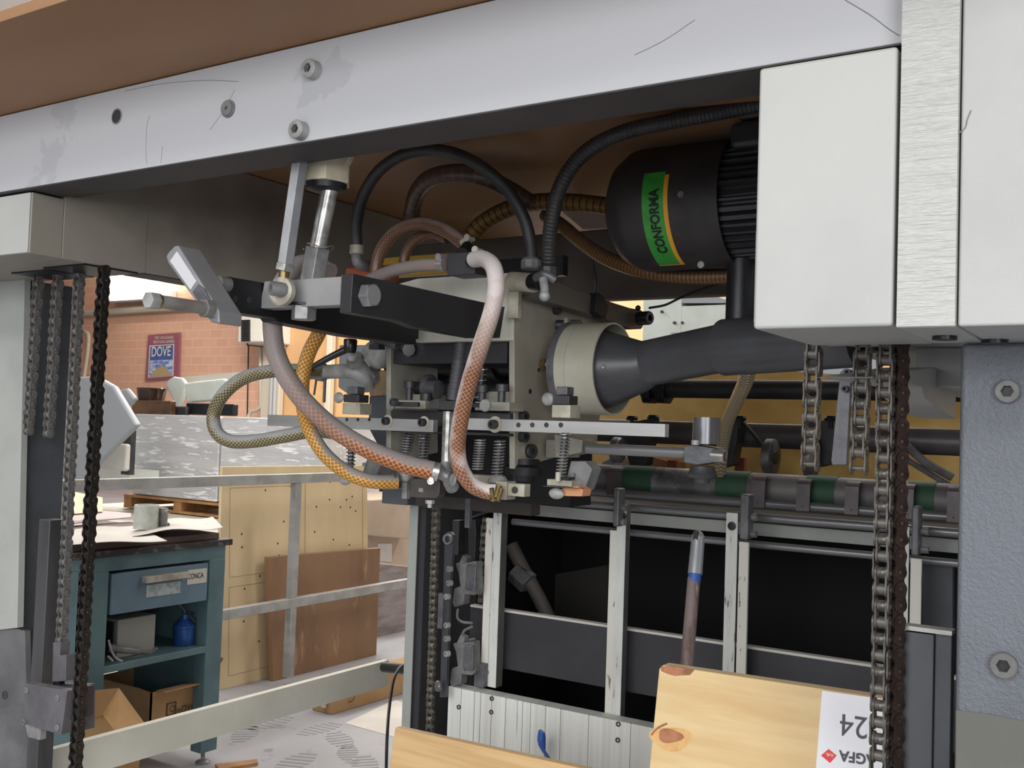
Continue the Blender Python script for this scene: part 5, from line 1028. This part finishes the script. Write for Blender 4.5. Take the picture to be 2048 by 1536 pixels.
b=B(); b.path([pY(744,680,1.6),pY(770,684,1.6),pY(795,692,1.6)],.0085,14); part(b,'stem',grip,T)
b=B(); q=pY(822,700,1.62); b.lathe([(0,.012),(.012,.014)],q,(.3,-1,0),8); part(b,'knob',blackp,T); b=B(); b.sphere(pY(805,690,1.62),.013); part(b,'body',darkm,T)
b=B(); b.bY(738,688,757,698,1.58,.02); part(b,'lug',darkm,T)
# brass clamp block at pale hose
T=thing('nozzle_block',pY(1020,1005,1.5),'zinc nozzle block with slotted screw under the springs','block')
b=B(); b.bY(992,962,1012,1000,1.49,.03); b.bY(1012,966,1048,994,1.495,.02); part(b,'block',cream,T,bev=.001)
b=B(); b.path([pY(998,972,1.48),pY(990,996,1.47)],.0065,10,smooth=False); b.path([pY(1003,978,1.47),pY(996,1002,1.46)],.004,8,smooth=False); part(b,'brass_fitting',brass,T)
q=pY(1030,980,1.494); part(B().cyl(q,q+V((0,-.002,0)),.0058,seg=18),'slotted_screw',darkm,T)
b=B(); b.lathe([(0,.0185),(.006,.0175),(.012,.013)],pY(995,965,1.55),(0,0,1),20); part(b,'spring_seat',galv,T)
b=B(); b.bY(935,948,980,966,1.62,.03); solo(b,'spring_seat_plate',cream,'cream seat plate beneath the springs right of the pale hose','plate',bev=.001)
# ================================================================ FOREGROUND BOARDS
b=B(); b.prism([pY(790,1455,1.68),pY(1330,1573,1.68),pY(1330,1573,1.68)-V((0,.05,.3)),pY(790,1455,1.68)-V((0,.05,.3))],(0,.018,0)); solo(b,'wooden_plank',maple,'pale straight-grained wooden plank at the bottom centre','plank',bev=.002)
yb_=1.5
tl,tr=pY(1322,1330,yb_),pY(1850,1408,yb_); bl=pY(1290,1620,yb_-.03); br=pY(1850,1640,yb_-.03)
b=B(); b.prism([pY(1318,1338,yb_),pY(1326,1330,yb_),tr,br,bl],(0,.022,0)); T=solo(b,'pine_board',pine,'yellow pine board with knots and a white label','board',bev=.0015)
def bd(px,py,off=.001):
    t=(py-1340)/280*.03; return pY(px,py,yb_-t-off)
def blob(px,py,rx,ry,n=18,rot=0,off=.0012):
    P=[]
    for i in range(n):
        a=2*PI*i/n; k=1+.12*math.sin(3*a+px); x=rx*k*math.cos(a); y=ry*k*math.sin(a); P.append(bd(px+x*math.cos(rot)-y*math.sin(rot),py+x*math.sin(rot)+y*math.cos(rot),off))
    return B().prism(P,(0,.003,0))
kr=M('knot_halo',(214,172,112),.6,0,(196,150,92),18)
part(blob(1342,1477,42,24,rot=.1,off=.0006),'knot_halo',kr,T); part(blob(1340,1472,25,14,rot=.1),'knot',knot,T)
part(B().prism([bd(1322,1332),bd(1345,1332),bd(1388,1340),bd(1380,1350),bd(1350,1352),bd(1335,1348),bd(1322,1342)],(0,.003,0)),'corner_knot',knot,T)
b=B(); b.path([bd(1303,1470),bd(1315,1456),bd(1334,1447)],.0014,6); part(b,'bark_streak',knot,T)
lab=part(B().prism([bd(1644,1381),bd(1850,1410),bd(1850,1600),bd(1630,1560)],(0,.0015,0)),'shipping_label',label_w,T)
def lf(px,py,ux,uy):       # upside-down print: text x runs left, text y runs down on the board
    o=bd(px,py,.0018); ex=(bd(px-20,py-3,.0018)-o).normalized(); ey=(bd(px-.5,py+20,.0018)-o).normalized()
    return lambda x,y: o+ex*x+ey*y
text('24',T,M('grey_print',(62,62,66),.5),lf(1737,1436,0,0),.029,.95,bold=.0)
text('AGFA',T,MC['grey_print'],lf(1752,1512,0,0),.0135,1.0,bold=.03)
part(B().prism([bd(1642,1511,.0016),bd(1657,1498,.0016),bd(1673,1511,.0016),bd(1660,1526,.0016)],(0,.0008,0)),'red_diamond',redl,T)
text('Agfa',T,paper,lf(1667,1508,0,0),.0045,.9,bold=.02,name='diamond_lettering')
part(B().prism([bd(1790,1512,.0016),bd(1850,1520,.0016),bd(1850,1590,.0016),bd(1788,1590,.0016)],(0,.0008,0)),'red_corner',redl,T)
# broom handle
T=thing('broom_handle',pY(1372,1340,1.9),'worn stick with grey hanging cap leaning behind the pine board','broom handle')
p0,p1=pY(1396,1078,2.0),pY(1390,1148,1.98); r=rad(p1,29)
b=B(); b.path([p1,p0],r,24,smooth=False,r1=r*.92); b.sphere(p0,r*.92,20,(1,1,1.3)); b.ring(p0.lerp(p1,.52),p0.lerp(p1,.54),r*1.01,r*.9); part(b,'hanging_cap',silver,T)
_h=p0+V((0,-r*.93,.002)); b=B(); b.prism([_h+V((a,0,c)) for a,c in [(r*.36*math.cos(t),r*.36*math.sin(t)+(.011 if math.sin(t)>0 else -.011)) for t in [k*PI/8 for k in range(16)]]],(0,.004,0)); part(b,'hook_slot',ink,T)
b=B(); b.cyl(pY(1390,1146,1.98),pY(1388,1164,1.975),r*.9); part(b,'blue_band',bluet,T)
_s=pY(1388,1156,1.977); _t=pY(1366,1420,1.9); _f=_s+(_t-_s)*((_s.z-.02)/(_s.z-_t.z)); b=B(); b.path([_s,_f],r*.88,16,smooth=False); part(b,'stick',stick,T)
b=B(); c=pY(1082,1470,2.1); b.path([pY(1081,1500,2.1)+V((0,0.04,-.03)),pY(1081,1490,2.1),pY(1080,1470,2.1),pY(1083,1462,2.1),pY(1087,1470,2.12),pY(1087,1500,2.13)],.0065,10,flat=.35); solo(b,'blue_strap_loop',bluet,'small blue strap loop in front of the scored white panel','strap')
